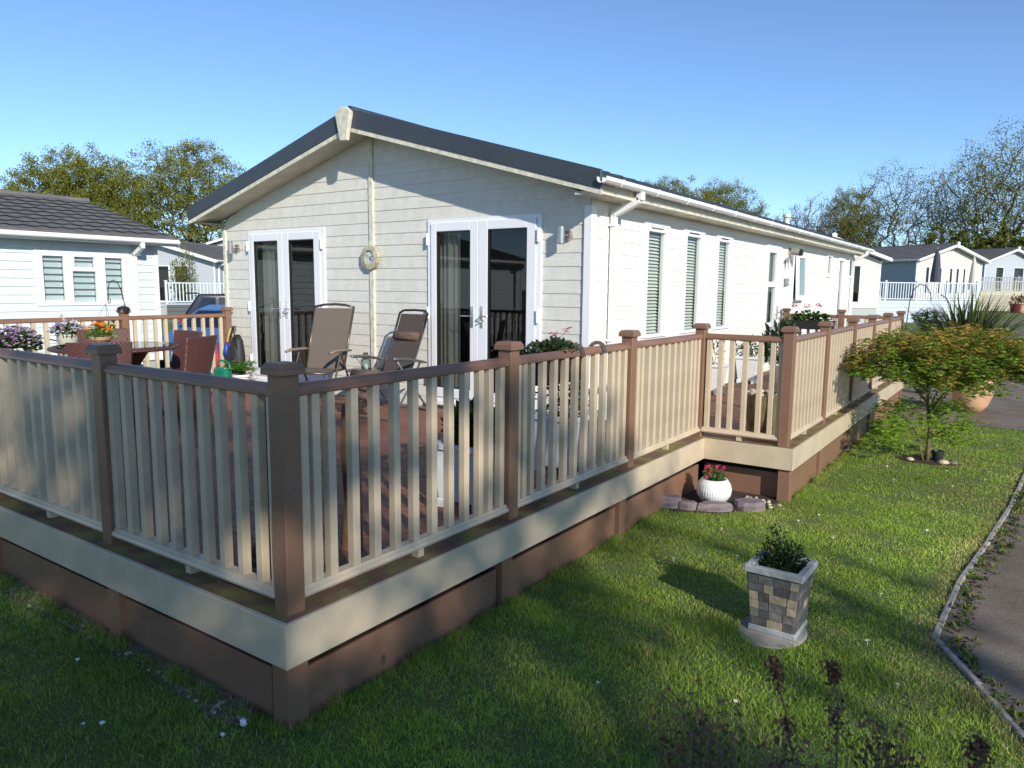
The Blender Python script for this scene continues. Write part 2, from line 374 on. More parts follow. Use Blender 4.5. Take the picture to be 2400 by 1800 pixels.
def window(par, o, ud, nd, u0, u1, z0, z1, fw=0.05, panes=None, proud=0.03, blind=None, name='window', backing_box=True, glass='glass', fm='white', rdepth=0.35, rmat='shadedark'):
    mb = MB(); frame_rect(mb, o, ud, nd, u0, u1, z0, z1, fw, -0.05, proud)
    panes = panes or [(u0+fw, u1-fw, z0+fw, z1-fw)]
    # mullions: fill what is not pane inside the outer frame, one slab deep
    us = sorted({u0+fw, u1-fw, *[p[0] for p in panes], *[p[1] for p in panes]}); zs = sorted({z0+fw, z1-fw, *[p[2] for p in panes], *[p[3] for p in panes]})
    for ua, ub in zip(us[:-1], us[1:]):
        if ub-ua < 1e-4: continue
        run = None
        for za, zb in list(zip(zs[:-1], zs[1:]))+[(None, None)]:
            solid = za is not None and zb-za > 1e-5 and not any(p[0]-1e-6 <= (ua+ub)/2 <= p[1]+1e-6 and p[2]-1e-6 <= (za+zb)/2 <= p[3]+1e-6 for p in panes)
            if solid: run = (run[0], zb) if run else (za, zb)
            elif run:
                slab(mb, o, ud, nd, ua, ub, run[0], run[1], -0.045, proud-0.008); run = None
    wdw = mb.build(name, M[fm], par)
    for (a, b, c, d) in panes:
        g = MB(); g.add([Vector(o)+Vector(ud)*uu+Vector(nd)*-0.01+Vector((0,0,zz)) for uu, zz in ((a,c),(b,c),(b,d),(a,d))], [(0,1,2,3)])
        g.build('pane', M[glass], wdw)
        if blind == 'slats':
            sb = MB(); z = c+0.01; ux, nx = Vector(ud), Vector(nd)
            while z < d-0.01:
                P = lambda u, zz, n: Vector(o)+ux*u+nx*n+Vector((0,0,zz))
                sb.add([P(a+.01,z,-0.05),P(b-.01,z,-0.05),P(b-.01,z+.027,-0.078),P(a+.01,z+.027,-0.078)], [(0,1,2,3)]); z += 0.040
            sb.build('blind', M['blind'], wdw)
        if blind == 'stripes':
            sb = MB(); z = c
            while z < d-0.005:
                slab(sb, o, ud, nd, a+.004, b-.004, z, min(z+0.082, d), -0.062, -0.055); z += 0.115
            slab(sb2 := MB(), o, ud, nd, a+.004, b-.004, c, d, -.085, -.080); bo_ = sb.build('blind', M['stripeblind'], wdw); sb2.build('blind', M['stripeback'], wdw)
    if backing_box:
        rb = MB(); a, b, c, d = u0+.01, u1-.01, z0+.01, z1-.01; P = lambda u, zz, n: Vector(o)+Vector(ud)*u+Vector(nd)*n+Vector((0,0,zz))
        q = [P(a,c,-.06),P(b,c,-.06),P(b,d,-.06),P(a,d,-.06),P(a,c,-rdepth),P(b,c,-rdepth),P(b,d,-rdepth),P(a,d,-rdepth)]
        rb.add(q, [(4,5,6,7),(0,1,5,4),(1,2,6,5),(2,3,7,6),(3,0,4,7)]); rb.build('backing_box', M[rmat], wdw)  # closed box in place of the room, its darkness put into the colour
    return wdw
M['stripeback'] = mat('blind_gauze', (0.26, 0.29, 0.33), 0.8)
M['stripeblind'] = mat('striped_blind', (0.68, 0.76, 0.78), 0.7)
M['vdark'] = M['shadedark']

def gutter(par, a, b, m, brackets=True, step=0.85):
    """half-hexagon gutter between points a, b (bottom centre), part of its lodge"""
    a = Vector(a); b = Vector(b); d = (b-a).normalized(); s = d.cross(Vector((0,0,1))).normalized()
    prof = [(-.055,.055),(-.052,.02),(-.03,0),(.03,0),(.052,.02),(.055,.055),(.047,.055),(.044,.024),(.026,.008),(-.026,.008),(-.044,.024),(-.047,.055)]
    mb = MB(); n = len(prof); vs = [a+s*p+Vector((0,0,q)) for p, q in prof]+[b+s*p+Vector((0,0,q)) for p, q in prof]
    mb.add(vs, [(i, (i+1) % n, n+(i+1) % n, n+i) for i in range(n)]+[tuple(range(n)), tuple(range(2*n-1, n-1, -1))])
    g = mb.build('gutter', m, par)
    if brackets:
        k = 0.35; L = (b-a).length
        while k < L:
            c = a+d*k; bb = MB()
            pr = [(-.062,.06),(-.058,.016),(-.033,-.008),(.033,-.008),(.058,.016),(.062,.06)]
            v = [c-d*.012+s*p+Vector((0,0,q)) for p, q in pr]+[c+d*.012+s*p+Vector((0,0,q)) for p, q in pr]
            m_ = len(pr); bb.add(v, [(i, i+1, m_+i+1, m_+i) for i in range(m_-1)]+[tuple(range(m_)), tuple(range(2*m_-1, m_-1, -1))])
            bb.build('bracket', m, g); k += step
    return g

# ------------------------------------------------------------------ ground, asphalt, kerb
def make_ground():
    # grid with denser centre, reaching the horizon
    xs = sorted(set([-600,-300,-150,-100]+list(range(-80,81,4))+[100,150,300,600])); ys = sorted(set([-300,-100,-50,-30]+list(range(-20,101,4))+[120,200,400,800]))
    V = [(x, y, gz(x, y)) for y in ys for x in xs]; W_ = len(xs)
    F = [(j*W_+i, j*W_+i+1, (j+1)*W_+i+1, (j+1)*W_+i) for j in range(len(ys)-1) for i in range(W_-1)]
    m = bpy.data.materials.new('lawn'); m.use_nodes = True; n = m.node_tree.nodes; l = m.node_tree.links; b = n['Principled BSDF']
    tc = n.new('ShaderNodeTexCoord'); a = n.new('ShaderNodeTexNoise'); a.inputs['Scale'].default_value = 60; a.inputs['Detail'].default_value = 6
    c = n.new('ShaderNodeTexNoise'); c.inputs['Scale'].default_value = 1.7; c.inputs['Detail'].default_value = 4
    l.new(tc.outputs['Object'], a.inputs[0]); l.new(tc.outputs['Object'], c.inputs[0])
    r1 = n.new('ShaderNodeValToRGB'); r1.color_ramp.elements[0].color = (0.045, 0.066, 0.014, 1); r1.color_ramp.elements[1].color = (0.17, 0.24, 0.04, 1)
    r2 = n.new('ShaderNodeValToRGB'); r2.color_ramp.elements[0].color = (0.15, 0.14, 0.05, 1); r2.color_ramp.elements[1].color = (0.10, 0.17, 0.028, 1)
    r1.color_ramp.elements[0].position = .35; r1.color_ramp.elements[1].position = .7; r2.color_ramp.elements[0].position = .38; r2.color_ramp.elements[1].position = .55
    l.new(a.outputs[0], r1.inputs[0]); l.new(c.outputs[0], r2.inputs[0])
    mx = n.new('ShaderNodeMix'); mx.data_type = 'RGBA'; mx.inputs[0].default_value = 0.45
    l.new(r1.outputs[0], mx.inputs[6]); l.new(r2.outputs[0], mx.inputs[7]); l.new(mx.outputs[2], b.inputs['Base Color']); b.inputs['Roughness'].default_value = 0.95
    bp = n.new('ShaderNodeBump'); bp.inputs['Strength'].default_value = 0.8; bp.inputs['Distance'].default_value = .03
    l.new(a.outputs[0], bp.inputs['Height']); l.new(bp.outputs[0], b.inputs['Normal'])
    mb = MB(); mb.add(V, F); g = mb.build('lawn', m, smooth=True); tag(g, kind='structure')
make_ground()

def asphalt_mat():
    m = bpy.data.materials.new('asphalt'); m.use_nodes = True; n = m.node_tree.nodes; l = m.node_tree.links; b = n['Principled BSDF']
    tc = n.new('ShaderNodeTexCoord')
    a = n.new('ShaderNodeTexNoise'); a.inputs['Scale'].default_value = 90; a.inputs['Detail'].default_value = 4
    v = n.new('ShaderNodeTexVoronoi'); v.inputs['Scale'].default_value = 130
    c = n.new('ShaderNodeTexNoise'); c.inputs['Scale'].default_value = 2.2; c.inputs['Detail'].default_value = 6
    for q in (a, v, c): l.new(tc.outputs['Object'], q.inputs['Vector'])
    r1 = n.new('ShaderNodeValToRGB'); r1.color_ramp.elements[0].color = (0.09, 0.075, 0.058, 1); r1.color_ramp.elements[1].color = (0.27, 0.225, 0.175, 1); r1.color_ramp.elements[0].position = .3; r1.color_ramp.elements[1].position = .7
    r2 = n.new('ShaderNodeValToRGB'); r2.color_ramp.elements[0].color = (0.10, 0.055, 0.022, 1); r2.color_ramp.elements[1].color = (0.18, 0.15, 0.115, 1); r2.color_ramp.elements[0].position = .38; r2.color_ramp.elements[1].position = .58
    l.new(a.outputs[0], r1.inputs[0]); l.new(c.outputs[0], r2.inputs[0])
    mx = n.new('ShaderNodeMix'); mx.data_type = 'RGBA'; mx.inputs[0].default_value = .5
    l.new(r1.outputs[0], mx.inputs[6]); l.new(r2.outputs[0], mx.inputs[7]); l.new(mx.outputs[2], b.inputs['Base Color']); b.inputs['Roughness'].default_value = .85
    bp = n.new('ShaderNodeBump'); bp.inputs['Strength'].default_value = .5; bp.inputs['Distance'].default_value = .004
    l.new(v.outputs[0], bp.inputs['Height']); l.new(bp.outputs[0], b.inputs['Normal'])
    return m
M['asphalt'] = asphalt_mat()
def sheet(name, poly, lift, m, sub=False):
    """flat polygon draped: triangulated fan grid by bmesh"""
    import bmesh
    bm = bmesh.new(); vs = [bm.verts.new((x, y, 0)) for x, y in poly]; bm.faces.new(vs)
    xs = [p[0] for p in poly]; ys = [p[1] for p in poly]
    def cut(co, no): bmesh.ops.bisect_plane(bm, geom=bm.verts[:]+bm.edges[:]+bm.faces[:], plane_co=co, plane_no=no)
    for k in range(-80, 81, 4):
        if min(xs) < k < max(xs): cut((k, 0, 0), (1, 0, 0))
    for k in range(-20, 101, 4):
        if min(ys) < k < max(ys): cut((0, k, 0), (0, 1, 0))
    bmesh.ops.triangulate(bm, faces=bm.faces[:])
    for v in bm.verts: v.co.z = grid_z(v.co.x, v.co.y)+lift
    me = bpy.data.meshes.new(name); bm.to_mesh(me); bm.free(); me.materials.append(m)
    o = bpy.data.objects.new(name, me); COL.objects.link(o); return tag(o, kind='structure')
def grid_z(x, y):
    """the height of the lawn mesh itself (bilinear on its 4 m grid)"""
    if -80 <= x <= 80 and -20 <= y <= 100:
        x0 = math.floor(x/4)*4; y0 = math.floor(y/4)*4; u = (x-x0)/4; v = (y-y0)/4
        return (gz(x0,y0)*(1-u)+gz(x0+4,y0)*u)*(1-v)+(gz(x0,y0+4)*(1-u)+gz(x0+4,y0+4)*u)*v
    return gz(x, y)
KERB = [(8.0,-8.2),(5.2,-2.6),(4.2,-0.8),(3.25,0.75),(2.62,1.82),(2.42,2.22),(2.19,2.66),(2.24,3.62),(2.37,4.75),(2.48,5.85),(2.60,7.6),(2.72,9.6)]
sheet('asphalt_drive', KERB+[(2.75,10.5),(1.9,10.62),(0.9,10.6),(0.9,12.3),(-8,12.6) if False else (0.9,13.0),(-2,19.5),(-14,19.5),(-14,33),(2.07,33.9),(2.4,40),(2.9,56),(3.6,90),(40,90),(40,-8.2)], 0.006, M['asphalt'])
sheet('side_road', [(-60,43.5),(2.5,43.5),(2.55,46.2),(-60,46.2)], 0.008, M['asphalt'])
def make_kerb():
    mb = MB(); pts = [Vector((x, y, -0.5)) for x, y in KERB]
    for i, (a, b) in enumerate(zip(pts[:-1], pts[1:])):
        n = max(1, round((b-a).length/0.9))
        for k in range(n):
            p = a.lerp(b, k/n); q = a.lerp(b, (k+1)/n); d = (q-p).normalized(); h = 0.003+random.uniform(-.005, .005)
            s = Vector((d.y, -d.x, 0))*random.uniform(-.006, .006)
            mb.bar(p+d*.004+s+Vector((0,0,h-.045)), q-d*.004+s+Vector((0,0,h-.045)), 0.036, 0.125)
    k = mb.build('kerb', M['kerb'], bevel=.006); tag(k, kind='structure')
make_kerb()

# ------------------------------------------------------------------ grass, daisies, weeds
def inside(P, poly):
    x, y = P[:, 0], P[:, 1]; c = np.zeros(len(P), bool); n = len(poly)
    for i in range(n):
        x1, y1 = poly[i]; x2, y2 = poly[(i+1) % n]
        if y1 == y2: continue
        c ^= ((y1 > y) != (y2 > y)) & (x < (x2-x1)*(y-y1)/(y2-y1)+x1)
    return c
LAWN = [(-9,-3.5),(8.0,-8.2)] + KERB[1:] + [(2.75,10.45),(0.9,10.5),(0.82,10.5),(0.80,4.95),(-0.03,4.95),(-0.03,0.04),(-9,0.04)]
ROCK = [(-0.12,4.15),(0.05,4.0),(0.35,4.12),(0.72,4.55),(0.78,5.2),(-0.1,5.2)]
PLC = (1.44, 2.24)
def noise2(P, s, seed):
    r = np.random.default_rng(seed); out = 0
    for k in range(5):
        a = r.uniform(0, 2*pi); f = s*(1.6**k)/1.0; d = np.array([cos(a), sin(a)]); d2 = np.array([-sin(a), cos(a)])
        out = out + np.sin(P@d*f+r.uniform(0, 6))*np.sin(P@d2*f*1.3+r.uniform(0, 6))/(1.3**k)
    return out
def grass_field(name, n_per, lo, hi, ylo, yhi, hgt, wid, label):
    x0, x1 = lo, hi; A = (x1-x0)*(yhi-ylo); N = int(A*n_per)
    P = np.column_stack([RNG.uniform(x0, x1, N), RNG.uniform(ylo, yhi, N)])
    k = inside(P, LAWN) & ~inside(P, ROCK) & (((P[:, 0]-PLC[0])/0.19)**2+((P[:, 1]-PLC[1]-.02)/0.23)**2 > 1)
    # view cone cull: only what the photograph's surroundings could see
    v = P-np.array([2.4667, -1.8871]); fw = np.array([sin(YAW), cos(YAW)]); z = v@fw; sx = v@np.array([cos(YAW), -sin(YAW)])
    k &= (z > 0.25) & (np.abs(sx) < z*0.78+0.6)
    edge = (P[:, 1] > -0.12) & (P[:, 0] < -.0); k &= ~(edge & (RNG.random(N) < 0.75))
    bare = ((P[:, 0]-1.65)/.33)**2+((P[:, 1]-7.6)/.22)**2 < 1; k &= ~bare
    tuft = noise2(P, 6.0, 3); P = P[k]; tuft = tuft[k]; N = len(P)
    keep = RNG.random(N) < np.clip(0.80+0.25*tuft, 0.35, 1); P = P[keep]; tuft = tuft[keep]; N = len(P)
    big = noise2(P, 1.1, 5); dry = noise2(P, 2.3, 9)
    h = hgt*(0.75+0.22*tuft)*RNG.uniform(0.5, 1.35, N); h = np.clip(h, hgt*.3, hgt*2)
    lean = RNG.normal(0, 0.55, (N, 2)); ang = RNG.uniform(0, pi, N); wd = wid*RNG.uniform(.6, 1.3, N)
    s = np.column_stack([np.cos(ang), np.sin(ang), np.zeros(N)])*wd[:, None]*.5
    b = np.column_stack([P, np.full(N, -0.502)])
    m_ = b+np.column_stack([lean*h[:, None]*.35, h*.6]); t = b+np.column_stack([lean*h[:, None]*1.05, h])
    V = np.stack([b-s, b+s, m_+s*.8, m_-s*.8, t], 1).reshape(-1, 3)
    i = np.arange(N)*5
    T = np.concatenate([np.stack([i, i+1, i+2], 1), np.stack([i, i+2, i+3], 1), np.stack([i+3, i+2, i+4], 1)])
    g1 = np.array([0.26, 0.39, 0.05]); g2 = np.array([0.38, 0.50, 0.08]); g3 = np.array([0.52, 0.44, 0.19])
    tt = RNG.random(N)[:, None]; c = g1*(1-tt)+g2*tt
    kerbd = np.min([np.hypot(P[:, 0]-x, P[:, 1]-y) for x, y in [(KERB[i][0]*(1-q)+KERB[i+1][0]*q, KERB[i][1]*(1-q)+KERB[i+1][1]*q) for i in range(1, len(KERB)-1) for q in np.linspace(0, 1, 9)]], axis=0)
    pdry = np.clip(0.10+0.14*dry, 0, .6)+np.clip(.75-kerbd*3.6, 0, .7); isd = RNG.random(N) < pdry; c[isd] = g3*RNG.uniform(.7, 1.35, (isd.sum(), 1))
    c *= np.clip(1+.16*big, .6, 1.4)[:, None]*RNG.uniform(.75, 1.25, (N, 1))
    o = np_mesh(name, V, T, M['grass'], None, np.concatenate([c, c, c])); tag(o, label, 'grass', kind='stuff'); return o
grass_field('grass', 12500, -4.2, 3.2, -1.2, 2.2, 0.036, 0.0037, 'short mown grass with longer tufts in the shaded foreground')
grass_field('grass', 10500, -0.2, 3.0, 2.2, 5.6, 0.026, 0.0042, 'sunlit mown lawn between the deck and the kerb')
grass_field('grass', 4200, 0.6, 3.0, 5.6, 10.6, 0.024, 0.0065, 'far strip of mown lawn around the small maple')

def edge_tufts():
    P = []; H = []
    for (x0,y0,x1,y1,nx,ny) in ((-4.4,-.02,0,-.02,0,-1),(0,-.02,0,4.0,1,0),(.84,5.0,.84,10.3,1,0)):
        L_ = math.hypot(x1-x0, y1-y0)
        for k in range(int(L_*1500)):
            u = RNG.random(); cl = .5+.5*sin(u*L_*9)+.4*sin(u*L_*23+1); 
            if RNG.random() > .35+.5*cl: continue
            o_e = abs(RNG.normal(0,.035)); P.append((x0+(x1-x0)*u+nx*o_e, y0+(y1-y0)*u+ny*o_e)); H.append(.025+.045*max(0,cl)*RNG.random())
    P = np.array(P); h = np.array(H); N = len(P); lean = RNG.normal(0,.45,(N,2)); ang = RNG.uniform(0,pi,N); w_ = RNG.uniform(.0022,.0045,N)
    s_ = np.column_stack([np.cos(ang),np.sin(ang),np.zeros(N)])*w_[:,None]*.5; b = np.column_stack([P,np.full(N,-.502)])
    m_ = b+np.column_stack([lean*h[:,None]*.3,h*.6]); t = b+np.column_stack([lean*h[:,None],h]); V = np.stack([b-s_,b+s_,m_+s_*.8,m_-s_*.8,t],1).reshape(-1,3); i = np.arange(N)*5
    T = np.concatenate([np.stack([i,i+1,i+2],1),np.stack([i,i+2,i+3],1),np.stack([i+3,i+2,i+4],1)]); c = np.array([[.24,.34,.045]])*RNG.uniform(.6,1.4,(N,1)); d_ = RNG.random(N) < .16; c[d_] = [.5,.42,.2]
    o = np_mesh('grass', V, T, M['grass'], None, np.concatenate([c,c,c])); tag(o, 'longer untrimmed grass along the foot of the brown deck skirt', 'grass', kind='stuff')
edge_tufts()
def skirt_soil():
    rs = random.Random(3); b = MB(); top = [(x_, -.05-.07*abs(sin(x_*3.1))*abs(cos(x_*1.3))-rs.uniform(0,.02)) for x_ in np.linspace(-4.4, -.25, 60)]
    for (p, q) in zip(top[:-1], top[1:]): b.add([(p[0],p[1],-.4965),(q[0],q[1],-.4965),(q[0],.06,-.4965),(p[0],.06,-.4965)], [(0,1,2,3)])
    tag(b.build('soil', M['drysoil']), kind='structure')
    b = MB()
    for k in range(420):
        x_ = rs.uniform(-4.4,-.2); r_ = rs.choice([.003,.004,.006,.010]); b.ball((x_, -.03-abs(rs.gauss(0,.04)), -.492), (r_*1.3,r_,r_*.7), 1, 6, 4, .2)
    o = b.build('gravel', M['pebble']); tag(o, 'loose grit and small stones along the foot of the left skirt boards', 'gravel', kind='stuff')
M['drysoil'] = mat('dry_soil', (.20,.15,.095), 1.0, var=.5, vscale=22, bump=.8, bscale=50)
skirt_soil()
def daisies():
    mb = MB()
    for k in range(9):
        t = 2*pi*k/9; c = Vector((cos(t), sin(t), 0)); s = Vector((-sin(t), cos(t), 0))
        mb.add([c*.001+Vector((0,0,.038)), c*.006+s*.0026+Vector((0,0,.040)), c*.0105+Vector((0,0,.039)), c*.006-s*.0026+Vector((0,0,.040))], [(0,1,2,3)])
    mb.tube([(0,0,0),(0.002,0.001,.02),(0,0,.038)], .0008, 5)
    mb.ball((0,0,.0395), .0028, .6, 6, 4)
    d0 = mb.build('daisy', mat('daisy_petal', (0.8, 0.8, 0.76), 0.6))
    spots = [(0.4,5.6),]; spots = []
    px = [(1.72,4.9),(1.95,4.7),(1.30,5.3),(1.05,4.35),(1.15,4.6),(1.7,3.7),(1.38,4.05),(0.6,3.75),(0.9,3.2),(1.85,3.1),(2.0,2.9),(1.9,2.35),(1.05,3.55),(0.0,-0.65),(-.7,-.45),(-.75,-.5),(-1.35,-.25),(-.2,-.2),(2.2,5.6),(2.1,4.2),(1.6,5.7),(2.0,6.4),(1.5,6.3),(1.2,6.1),(1.35,6.9),(1.9,7.1),(2.3,7.8),(2.0,8.6),(2.3,9.0),(1.5,8.9),(2.4,8.4),(1.1,7.9),(1.2,8.8),(1.8,9.5),(2.5,9.7),(2.1,9.9),(1.4,9.8),(0.55,2.9),(1.5,1.35),(1.9,1.55),(0.9,1.1),(2.1,1.95),(1.95,5.2),(2.25,6.9),(1.7,8.1)]
    for i, (x, y) in enumerate(px):
        o = d0 if i == 0 else d0.copy()
        if i: COL.objects.link(o)
        o.location = (x, y, -.498); o.rotation_euler = (random.uniform(-.3,.3), random.uniform(-.3,.3), random.uniform(0,6)); s = random.uniform(.8, 1.35); o.scale = (s, s, random.uniform(.6, .85))
        tag(o, 'small white daisy flowering low in the lawn grass', 'daisy', 'daisies scattered over the lawn')
daisies()

# ------------------------------------------------------------------ the main lodge
G = 4.826; XR = -1.252; XL = -7.449; XC = -4.35; YF = 18.62; ZE = 2.32
EX = 0.30; SL = 0.288; RZ = 3.49          # eave overhang, slope, roof-top z at ridge
YO = 4.42                                  # front edge of the roof
def roofz(x): return RZ - SL*abs(x-XC)
def main_lodge():
    L = thing('lodge', 'cream weatherboarded holiday lodge with shallow gable roof behind the brown and cream deck railing', 'lodge', (0,0,0))
    X, Y = (1,0,0), (0,1,0); FN = (0,-1,0); SN = (1,0,0)
    wall_top = lambda x: roofz(x)-0.205
    zr = wall_top(XC)
    def uf(z):
        hw = 3.0985 if z <= wall_top(XR) else max(0, (zr-z)/SL)
        return XC-hw, XC+hw
    doorL = (-6.873, -5.243, 0.06, 2.19); doorR = (-3.424, -1.826, 0.06, 2.21)
    mb = MB(); siding(mb, (0,G,0), X, FN, -0.03, zr, uf, [doorL, doorR], lap=.0075)
    mb.build('wall', M['siding'], L)
    side_ops = [(6.08,6.80,.845,2.205),(7.26,8.00,.85,2.205),(8.49,9.16,.85,2.205),(10.93,11.83,.02,2.205),(12.76,13.50,1.205,2.16),(15.50,16.07,1.72,2.215),(16.70,17.44,.02,2.20),(17.95,18.36,1.745,2.225)]
    mb = MB(); siding(mb, (XR,0,0), Y, SN, -0.03, 2.35, lambda z: (G, YF), side_ops, lap=.006)
    mb.build('wall', M['sidingside'], L)
    mb = MB(); mb.add([(XL,G,-.5),(XL,YF,-.5),(XL,YF,ZE),(XL,G,ZE)], [(0,1,2,3)])
    mb.add([(XL,YF,-.5),(XR,YF,-.5),(XR,YF,ZE),(XC,YF,zr),(XL,YF,ZE)], [(0,1,2,3,4)]); mb.build('wall', M['sidingside'], L)
    # corner and joint strips
    b = MB(); b.box(XR-.055,G-.032,-.02,XR+.03,G-.012,ZE-.06); b.box(XR+.004,G-.012,-.02,XR+.03,G+.085,ZE-.06); b.build('corner_board', M['white'], L, bevel=.002)
    b = MB(); b.box(XL-.025,G-.032,-.02,XL+.03,G-.0,ZE-.06); b.build('corner_board', M['barge'], L, bevel=.002)
    b = MB(); b.box(XR+.0,YF-.07,-.45,XR+.028,YF+.02,ZE-.06); b.build('corner_board', M['white'], L)
    b = MB(); b.box(-4.398,G-.030,-.02,-4.328,G+.0,zr-.03); b.build('joint_strip', M['barge'], L, bevel=.003)
    # room behind the glass
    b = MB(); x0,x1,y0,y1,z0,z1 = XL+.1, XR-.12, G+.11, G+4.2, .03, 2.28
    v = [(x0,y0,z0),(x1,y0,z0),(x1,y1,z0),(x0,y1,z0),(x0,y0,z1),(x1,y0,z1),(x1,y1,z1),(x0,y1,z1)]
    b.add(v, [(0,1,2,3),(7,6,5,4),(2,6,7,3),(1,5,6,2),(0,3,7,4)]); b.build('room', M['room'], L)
    # ---- French doors
    def french(fr, leafs, panes, mx, curt):
        u0,u1,z0,z1 = fr
        d = MB(); frame_rect(d, (0,G,0), X, FN, u0, u1, z0, z1, .055, -.06, .028)
        d.box(u0-.01, G-.075, z0-.035, u1+.01, G-.0285, z0+.0); dd = d.build('french_door', M['whiteframe'], L, bevel=.003)
        for (a, b_), (pa, pb, pz0, pz1) in zip(leafs, panes):
            m = MB(); o = (0,G,0); lz0, lz1 = z0+.06, z1-.045
            slab(m, o, X, FN, a, pa, lz0, lz1, -.02, .045); slab(m, o, X, FN, pb, b_, lz0, lz1, -.02, .045)
            slab(m, o, X, FN, pa, pb, lz0, pz0, -.02, .045); slab(m, o, X, FN, pa, pb, pz1, lz1, -.02, .045)
            m.build('door_leaf', M['whiteframe'], dd, bevel=.004)
            m = MB(); frame_rect(m, o, X, FN, pa, pb, pz0, pz1, .012, .0, .040); m.build('glazing_seal', M['black'], dd)
            m = MB(); m.add([(pa,G-.015,pz0),(pb,G-.015,pz0),(pb,G-.015,pz1),(pa,G-.015,pz1)], [(0,1,2,3)]); m.build('pane', M['glass2'], dd)
        for s, hx in ((-1, mx-.075), (1, mx+.06)):
            m = MB(); m.box(hx-.016, G-.058, .97, hx+.016, G-.046, 1.21)
            m.tube([(hx,G-.058,1.10),(hx,G-.10,1.10),(hx+s*.02,G-.112,1.10),(hx+s*.125,G-.108,1.10)], .009, 8); m.build('handle', M['chrome'], dd, bevel=.004)
        m = MB(); m.tube([(mx+.06,G-.058,1.04),(mx+.05,G-.10,1.04)], .008, 8); m.build('key', M['chrome'], dd)
        for hx in (u0+.02, u1-.02):
            for hz in (.35, 1.12, 1.98):
                m = MB(); m.tube([(hx,G-.058,hz-.07),(hx,G-.058,hz+.07)], .016, 8); m.box(hx-.022,G-.056,hz-.06,hx+.022,G-.046,hz+.06); m.build('hinge', M['whiteframe'], dd)
        for (ca, cb, z0c, z1c) in curt:
            m = MB(); n = int((cb-ca)/.012); 
            top = [(ca+(cb-ca)*i/n, G+.105+.022*sin(i*.9)+.012*sin(i*.37), 0) for i in range(n+1)]
            vs = [(x,y,z0c) for x,y,_ in top]+[(x,y,z1c) for x,y,_ in top]
            m.add(vs, [(i,i+1,n+2+i,n+1+i) for i in range(n)]); m.build('curtain', M['curtain'], dd, smooth=True)
        return dd
    french(doorL, [(-6.80,-6.083),(-6.079,-5.31)], [(-6.725,-6.191,.226,2.045),(-5.955,-5.434,.226,2.045)], -6.081, [(-6.72,-6.20,.08,2.12)])
    french(doorR, [(-3.36,-2.661),(-2.657,-1.885)], [(-3.278,-2.773,.233,2.065),(-2.527,-2.000,.233,2.065)], -2.659, [(-3.34,-3.02,.08,2.12)])
    # ---- side windows and doors
    o = (XR,0,0)
    for (a,b,c,d),(ga,gb,gc,gd) in (((6.08,6.80,.845,2.205),(6.20,6.69,.88,2.10)),((7.26,8.00,.85,2.205),(7.39,7.89,.885,2.115)),((8.49,9.16,.85,2.205),(8.60,9.07,.885,2.115))):
        wd = window(L, o, Y, SN, a, b, c, d, .04, [(ga,gb,gc,gd)], blind='slats', rdepth=.11, rmat='room')
        m = MB(); m.box(XR+.028,ga+.06,gd+.035,XR+.033,gb-.1,gd+.045); m.build('vent', M['black'], wd)
    dr = window(L, o, Y, SN, 10.93, 11.83, .02, 2.205, .06, [(11.12,11.58,1.57,2.07),(11.12,11.58,.86,1.48),(11.12,11.58,.15,.78)], name='front_door', rmat='greyglassback', rdepth=.08)
    m = MB(); m.box(XR+.03,11.70,.90,XR+.04,11.735,1.15); m.tube([(XR+.04,11.717,1.03),(XR+.09,11.717,1.03),(XR+.095,11.60,1.03)], .009, 8); m.build('handle', M['chrome'], dr)
    # open top-hung window, sash tilted out
    wd = window(L, o, Y, SN, 12.76, 13.50, 1.205, 2.16, .045, [(12.83,13.43,1.27,2.10)], rmat='greyglassback', rdepth=.2, proud=.02)
    a = radians(2.6); hz = 2.14
    R = Matrix.Rotation(-a, 3, 'Y')
    m = MB()
    def sb(y0,y1,z0,z1,t0,t1):
        q = [Vector((x,y,z-hz)) for x,y,z in ((t0,y0,z0),(t1,y0,z0),(t1,y1,z0),(t0,y1,z0),(t0,y0,z1),(t1,y0,z1),(t1,y1,z1),(t0,y1,z1))]
        q = [R@p+Vector((XR+.035,0,hz)) for p in q]; return q
    F6 = [(3,2,1,0),(4,5,6,7),(0,1,5,4),(1,2,6,5),(2,3,7,6),(3,0,4,7)]
    for (y0,y1,z0,z1) in ((12.79,12.88,1.235,2.13),(13.38,13.47,1.235,2.13),(12.88,13.38,1.235,1.325),(12.88,13.38,2.04,2.13)): m.add(sb(y0,y1,z0,z1,0,.045), F6)
    m.build('sash', M['white'], wd)
    m = MB(); q = sb(12.88,13.38,1.325,2.04,.02,.02); m.add([q[0],q[3],q[7],q[4]], [(0,1,2,3)]); m.build('pane', M['frosted'], wd)
    window(L, o, Y, SN, 15.50, 16.07, 1.72, 2.215, .04, [(15.64,15.93,1.80,2.19)], rdepth=.1)
    d2 = window(L, o, Y, SN, 16.70, 17.44, .02, 2.20, .07, [(16.87,17.30,.12,2.13)], blind='slats', rdepth=.11, name='side_door')
    window(L, o, Y, SN, 17.95, 18.36, 1.745, 2.225, .04, [(18.03,18.30,1.80,2.19)], rmat='frosted', rdepth=.08)
    # ---- roof
    ex_r, ex_l = XR+EX, XL-EX
    rf = MB()
    tile_slope(rf, (ex_r,YO+.05,roofz(ex_r)), (ex_r,YF+.35,roofz(ex_r)), (XC,YO+.05,RZ), (XC,YF+.35,RZ), row=.40, wave=.29, amp=.013, step=.008)
    tile_slope(rf, (ex_l,YF+.35,roofz(ex_l)), (ex_l,YO+.05,roofz(ex_l)), (XC,YF+.35,RZ), (XC,YO+.05,RZ), row=.40, wave=.29, amp=.013, step=.008)
    roof = rf.build('roof', M['roofmain'], L)
